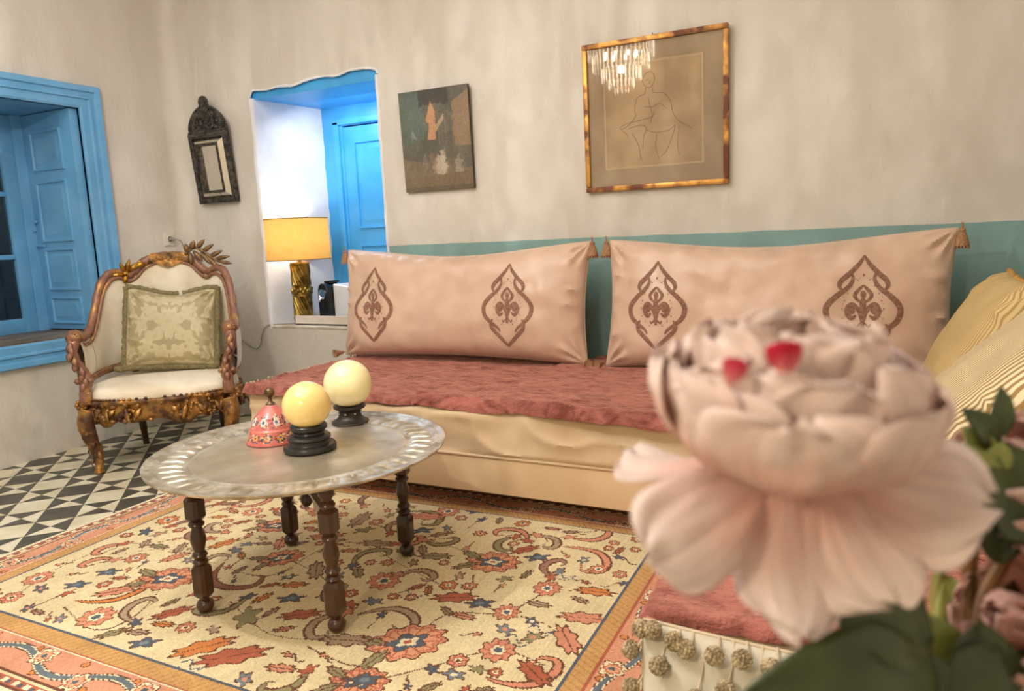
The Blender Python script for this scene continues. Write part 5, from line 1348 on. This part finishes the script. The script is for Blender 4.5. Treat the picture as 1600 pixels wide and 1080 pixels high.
# ------------------------------------------------------------------ peony bouquet in the foreground
def petal_mat(name, sub=.35):
    m = bpy.data.materials.new(name); m.use_nodes = True; nt = m.node_tree; N = nt.nodes; K = nt.links
    b = N['Principled BSDF']; b.inputs['Roughness'].default_value = .6; b.inputs['Specular IOR Level'].default_value = .2; b.inputs['Sheen Weight'].default_value = .15
    a = N.new('ShaderNodeVertexColor'); a.layer_name = 'Col'
    t = N.new('ShaderNodeBsdfTranslucent'); K.new(a.outputs['Color'], b.inputs['Base Color']); K.new(a.outputs['Color'], t.inputs[0])
    x = N.new('ShaderNodeMixShader'); x.inputs[0].default_value = sub; K.new(b.outputs[0], x.inputs[1]); K.new(t.outputs[0], x.inputs[2]); K.new(x.outputs[0], N['Material Output'].inputs[0])
    return m
PETAL = petal_mat('silk_petal')
def petal(parent, base, D, Nn, L, W, bend=-.25, tip=0.0, cup=.35, ruf=.04, seed=0, base_c=(238, 178, 158), tip_c=(252, 230, 222), name='petal', nu=24, nv=23, notch=.08, spot=None):
    D = Vector(D).normalized(); Nn = Vector(Nn); Nn = (Nn-D*Nn.dot(D)).normalized(); S = D.cross(Nn)
    vs_ = []; cols = []
    for i in range(nu):
        s = i/(nu-1)
        for j in range(nv):
            a = 2*j/(nv-1)-1
            wd = W*(.20+.80*math.sin(PI*.5*min(1, s/.72))**1.1)*(1 if s < .72 else math.sqrt(max(0.0, 1-((s-.72)/.285)**3)))
            edge = notch*(noise.noise(Vector((a*2.6, seed*3.1, 0)))*1.2+.35*noise.noise(Vector((a*8, seed*5, 1))))
            ss = s*(1+edge*s)
            q = Vector((a*1.7, s*2.2, seed*4.7))
            h = L*(bend*4*ss*(1-ss)*-1*.5+tip*ss*ss) - cup*wd*a*a + ruf*L*(noise.noise(q*1.4)*.8+noise.noise(q*3.3)*.45)*(s**1.3) + ruf*L*.5*math.sin(a*9+seed)*s**3
            h += L*.16*max(0, ss-.68)**1.2*(1.3+2*noise.noise(Vector((seed*1.3, a*1.5, 3))))
            p = Vector(base)+D*(L*ss)+Nn*h+S*(wd*a*(1+.05*noise.noise(q*2)))
            vs_.append(tuple(p))
            t = min(1, max(0, s*1.35-.1+.25*noise.noise(q*2.2))); v = .92+.10*noise.noise(Vector((a*9, s*1.2, seed)))
            c = np.array(base_c)*(1-t)+np.array(tip_c)*t
            cols.append([*(lin(*[min(255, x*v) for x in c])), 1])
    fs = [(i*nv+j, (i+1)*nv+j, (i+1)*nv+j+1, i*nv+j+1) for i in range(nu-1) for j in range(nv-1)]
    me = bpy.data.meshes.new(name); me.from_pydata(vs_, [], fs); me.update()
    ca = me.color_attributes.new('Col', 'FLOAT_COLOR', 'POINT'); ca.data.foreach_set('color', np.array(cols, np.float32).ravel())
    me.polygons.foreach_set('use_smooth', [True]*len(me.polygons)); me.materials.append(PETAL)
    o = bpy.data.objects.new(name, me); COL.objects.link(o); o.parent = parent
    md = o.modifiers.new('thick', 'SOLIDIFY'); md.thickness = .0006; md.offset = 0
    return o
STEM = mat('green_silk_stem', (104, 112, 48), rough=.6, mix=(130, 116, 52), scale=30)
STEM2 = mat('brown_wrapped_stem', (126, 84, 36), rough=.6, mix=(92, 60, 28), scale=40)
LEAFD = mat('dark_green_leaf', (44, 58, 24), rough=.42, mix=(62, 74, 28), scale=18, bump=(60, .2, .002))
LEAFL = mat('light_green_leaf', (112, 124, 56), rough=.45, mix=(142, 146, 74), scale=18, bump=(60, .2, .002))
def stem_thing(name, label, org, group=None):
    return thing(name, label, 'flower', org, (0, 0, 0), group)
def leafobj(parent, base, tip, W, nrm, mt, bend=.12, fold=.22, seed=0, serr=0.0, name='leaf'):
    B = Vector(base); T_ = Vector(tip); D = T_-B; L = D.length; D.normalize(); Nn = Vector(nrm); Nn = (Nn-D*Nn.dot(D)).normalized(); S = D.cross(Nn)
    m = M(); nu, nv = 22, 9
    def f(u, v):
        a = 2*v-1; wd = W*math.sin(PI*min(1, u*.97+.03))**.75*(1-.25*u)
        p = B+D*(L*u)+Nn*(L*bend*math.sin(PI*u*.9)+fold*wd*abs(a)+.03*L*noise.noise(Vector((u*3, a*2, seed))))+S*(wd*a)
        return tuple(p)
    m.grid(f, nu, nv)
    return m.build(name, mt, parent, sharp=None, mods=(('SOLIDIFY', dict(thickness=.0008)),))
# camera-facing directions at the bouquet, only used to lay the flower out
VX, VY, VZ = Vector((CR.x, CR.y, 0)).normalized(), Vector((CF.x, CF.y, 0)).normalized(), Vector((0, 0, 1))
def bloom(root, C, R0, rings, seed, up=(0, 0, 1), base_c=(240, 172, 150), tip_c=(253, 230, 222)):
    """C in root coordinates: where the petals join; up: the flower axis"""
    A = Vector(up).normalized(); E1 = (VX-A*VX.dot(A)).normalized(); E2 = A.cross(E1)
    rr = random.Random(seed); k = 0
    for (n, r_, L, W, tilt, bend, cup) in rings:
        for i in range(n):
            az = 2*PI*(i+.5*(k % 2))/n+rr.uniform(-.15, .15)
            e = E1*math.cos(az)+E2*math.sin(az); tl = R(tilt+rr.uniform(-5, 5)); D = A*math.cos(tl)+e*math.sin(tl); Nn = e*math.cos(tl)-A*math.sin(tl)
            petal(root, Vector(C)+e*r_*R0-A*.003, D, Nn, L*R0*rr.uniform(.88, 1.12), W*R0*rr.uniform(.92, 1.1), bend, 0, cup, .075, seed*50+k*17+i, base_c, tip_c)
        k += 1
# main bloom
C = at(1228, 722, .345); root = stem_thing('peony', 'big pale pink silk peony in full bloom, blurred in the foreground', C)
R0 = .0665; UP = (VZ+VX*.05-VY*.10)
rings = [(5, .02, .84, .30, 4, -.10, .5), (6, .14, .98, .40, 6, -.22, .55), (6, .26, 1.0, .50, 14, -.34, .5), (7, .36, .94, .56, 25, -.45, .42), (7, .40, .84, .60, 36, -.50, .36)]
bloom(root, (0, 0, 0), R0, rings, 3, UP)
def pd(x, y, z): return VX*x+VY*y+VZ*z      # x right, y away, z up
for (b, D, Nn, L, W, bend, tip, cup, sd) in [
    (pd(-.010, -.010, -.002), pd(-.93, -.35, -.42), pd(-.1, -.85, .45), .074, .025, -.12, .10, .30, 1),
    (pd(-.004, -.020, -.001), pd(-.16, -.45, -1.0), pd(.05, -1, .35), .064, .022, .26, .0, .25, 2),
    (pd(.010, -.020, -.002), pd(.34, -.42, -.86), pd(.1, -1, .3), .058, .027, .30, .0, .22, 3),
    (pd(.016, -.008, -.000), pd(.93, -.25, -.24), pd(.05, -.85, .55), .068, .032, .10, .02, .30, 4),
    (pd(.020, .002, -.004), pd(.84, -.10, -.56), pd(-.1, -.9, .6), .068, .024, .2, .0, .30, 5),
    (pd(-.006, -.014, -.004), pd(.05, -.3, -1.0), pd(-.4, -.9, .2), .068, .017, .25, .0, .3, 6),
    (pd(-.01, .02, 0), pd(-.6, .7, -.2), pd(0, .3, 1), .075, .036, .1, 0, .3, 7), (pd(.01, .02, 0), pd(.5, .8, -.2), pd(0, .3, 1), .075, .036, .1, 0, .3, 8)]:
    petal(root, b, D, Nn, L, W, bend, tip, cup, .05, 200+sd, (236, 184, 168), (252, 234, 228), name='guard_petal')
for (px, py, dx, L, W) in ((1140, 604, .25, .012, .0052), (1229, 588, -.1, .0145, .0075)):
    p = at(px, py, .290)-C; o = petal(root, p, pd(dx, -.1, 1), pd(0, -1, .2), L, W, -.2, 0, .4, .05, 90+px, (250, 190, 180), (226, 70, 100) if px < 1200 else (218, 36, 72), nu=12, nv=9); tag(o, 'crimson-tipped petal')
vase_p = Vector((.085, .40, 0)); MOUTH = .815
def stem_to(root, org, start, mids=(), mt=STEM, r_=.0028):
    pts = [Vector(start)]+[Vector(q)-org for q in mids]+[Vector((vase_p.x, vase_p.y, MOUTH-.03))-org+Vector((rnd.uniform(-.012, .012), rnd.uniform(-.012, .012), 0)), Vector((vase_p.x, vase_p.y, MOUTH-.16))-org+Vector((rnd.uniform(-.02, .02), rnd.uniform(-.02, .02), 0))]
    m = M(); m.tube(spline(pts, 8), r_, 8); return m.build('stem', mt, root)
stem_to(root, C, pd(0, 0, -.004), [at(1330, 930, .36), at(1440, 1060, .37)])
def lf(root, org, pb, pt, d0, d1, W, mt, nrm=None, **k):
    leafobj(root, at(*pb, d0)-org, at(*pt, d1)-org, W, nrm or (VZ*.6-VY), mt, **k)
lf(root, C, (1465, 1075), (1145, 1090), .37, .35, .036, LEAFD, bend=.18, seed=1)
lf(root, C, (1455, 1010), (1265, 930), .37, .36, .022, LEAFD, bend=.15, seed=2)
lf(root, C, (1420, 1060), (1300, 960), .38, .37, .020, LEAFL, bend=.1, seed=3)
lf(root, C, (1440, 1000), (1330, 905), .40, .40, .020, LEAFD, bend=.1, seed=14)
C2 = at(1608, 705, .43); r2 = stem_thing('peony', 'second pale pink peony with green sepals, cut by the right edge of the picture', C2)
bloom(r2, (0, 0, -.02), .040, [(6, .05, .9, .36, 6, -.3, .5), (7, .25, 1.0, .5, 20, -.5, .4), (7, .3, .95, .55, 48, -.5, .3)], 8, (VZ*.6-VX*.55-VY*.3), tip_c=(250, 214, 202))
stem_to(r2, C2, (0, 0, -.02), [at(1575, 860, .42), at(1530, 1010, .41)], STEM2, .004)
for pb, pt, d0, d1, W, mt, sd in (((1560, 700), (1500, 640), .42, .42, .010, LEAFD, 4), ((1555, 690), (1562, 605), .43, .44, .008, LEAFD, 5), ((1545, 735), (1500, 668), .42, .42, .011, LEAFL, 6), ((1560, 790), (1478, 690), .41, .41, .013, LEAFL, 7), ((1590, 850), (1575, 690), .40, .42, .026, LEAFD, 8), ((1560, 880), (1545, 745), .41, .42, .018, LEAFD, 9), ((1548, 740), (1566, 690), .41, .41, .008, LEAFL, 10)):
    lf(r2, C2, pb, pt, d0, d1, W, mt, seed=sd)
C3 = at(1505, 690, .42); 
C4 = at(1640, 985, .40); r4 = stem_thing('peony', 'low pink peony at the bottom right corner of the picture, mostly hidden by leaves', C4)
bloom(r4, (0, 0, 0), .040, [(6, .05, .9, .36, 6, -.3, .5), (8, .3, 1.0, .5, 35, -.5, .4)], 12, (-VX*.8+VZ*.3), tip_c=(246, 200, 186))
stem_to(r4, C4, (0, 0, 0), [at(1570, 1050, .40)], STEM2, .0035)
C5 = at(1515, 905, .44); r5 = stem_thing('leaf_spray', 'spray of green leaves with brown stems, below and right of the big peony', C5)
stem_to(r5, C5, (0, 0, .03), [at(1520, 1000, .43)], STEM2, .0045)
for k, (a, b) in enumerate((((1590, 820), (1540, 1000)), ((1560, 800), (1575, 1010)), ((1505, 870), (1515, 1010)), ((1470, 880), (1480, 1020)))):
    m = M(); m.tube(spline([at(*a, .45)-C5, at((a[0]+b[0])/2+12*(-1)**k, (a[1]+b[1])/2, .445)-C5, at(*b, .43)-C5, Vector((vase_p.x, vase_p.y, MOUTH-.05))-C5], 8), .0038 if k % 2 else .0026, 8); m.build('stem', STEM2 if k % 2 == 0 else STEM, r5)
for pb, pt, d0, d1, W, mt, sd in (((1510, 1040), (1480, 900), .43, .45, .020, LEAFL, 21), ((1540, 1060), (1600, 900), .42, .43, .022, LEAFD, 22), ((1500, 1080), (1420, 950), .40, .41, .017, LEAFL, 23), ((1530, 1100), (1530, 970), .38, .39, .022, LEAFD, 24), ((1450, 1110), (1400, 1010), .37, .38, .020, LEAFD, 25), ((1590, 1090), (1640, 930), .40, .41, .020, LEAFD, 26), ((1480, 1110), (1560, 1010), .37, .38, .018, LEAFD, 27), ((1560, 760), (1615, 690), .46, .47, .020, LEAFD, 28), ((1600, 900), (1565, 790), .46, .46, .026, LEAFD, 29)):
    lf(r5, C5, pb, pt, d0, d1, W, mt, seed=sd)
vs2 = thing('vase', 'pale ceramic vase holding the peonies, just below the picture', 'vase', (vase_p.x, vase_p.y, .622))
m = M(); m.lathe([(0, 0), (.045, 0), (.05, .004), (.062, .05), (.060, .10), (.040, .145), (.030, .165), (.036, .19), (.033, .19), (.027, .165), (.036, .14), (.055, .10), (.056, .05), (.04, .01), (0, .01)], 32); m.build('vase_body', mat('cream_glaze', (214, 204, 186), rough=.25), vs2)
pdt = thing('pedestal_table', 'small round wooden pedestal table under the vase', 'table', (vase_p.x+.03, vase_p.y-.02, 0))
m = M(); m.lathe([(0, .598), (.17, .598), (.18, .604), (.18, .616), (.174, .621), (0, .621)], 48); m.build('table_top', DARKWOOD, pdt)
m = M(); m.lathe([(.03, .06), (.022, .10), (.030, .16), (.018, .25), (.024, .40), (.018, .52), (.05, .60)], 24); m.build('column', DARKWOOD, pdt)
for k in range(3):
    a = k*2*PI/3+.4; m = M(); m.tube(spline([(.02*math.cos(a), .02*math.sin(a), .10), (.09*math.cos(a), .09*math.sin(a), .08), (.15*math.cos(a), .15*math.sin(a), .018), (.175*math.cos(a), .175*math.sin(a), .014)], 6), .013, 8); m.build('leg', DARKWOOD, pdt)
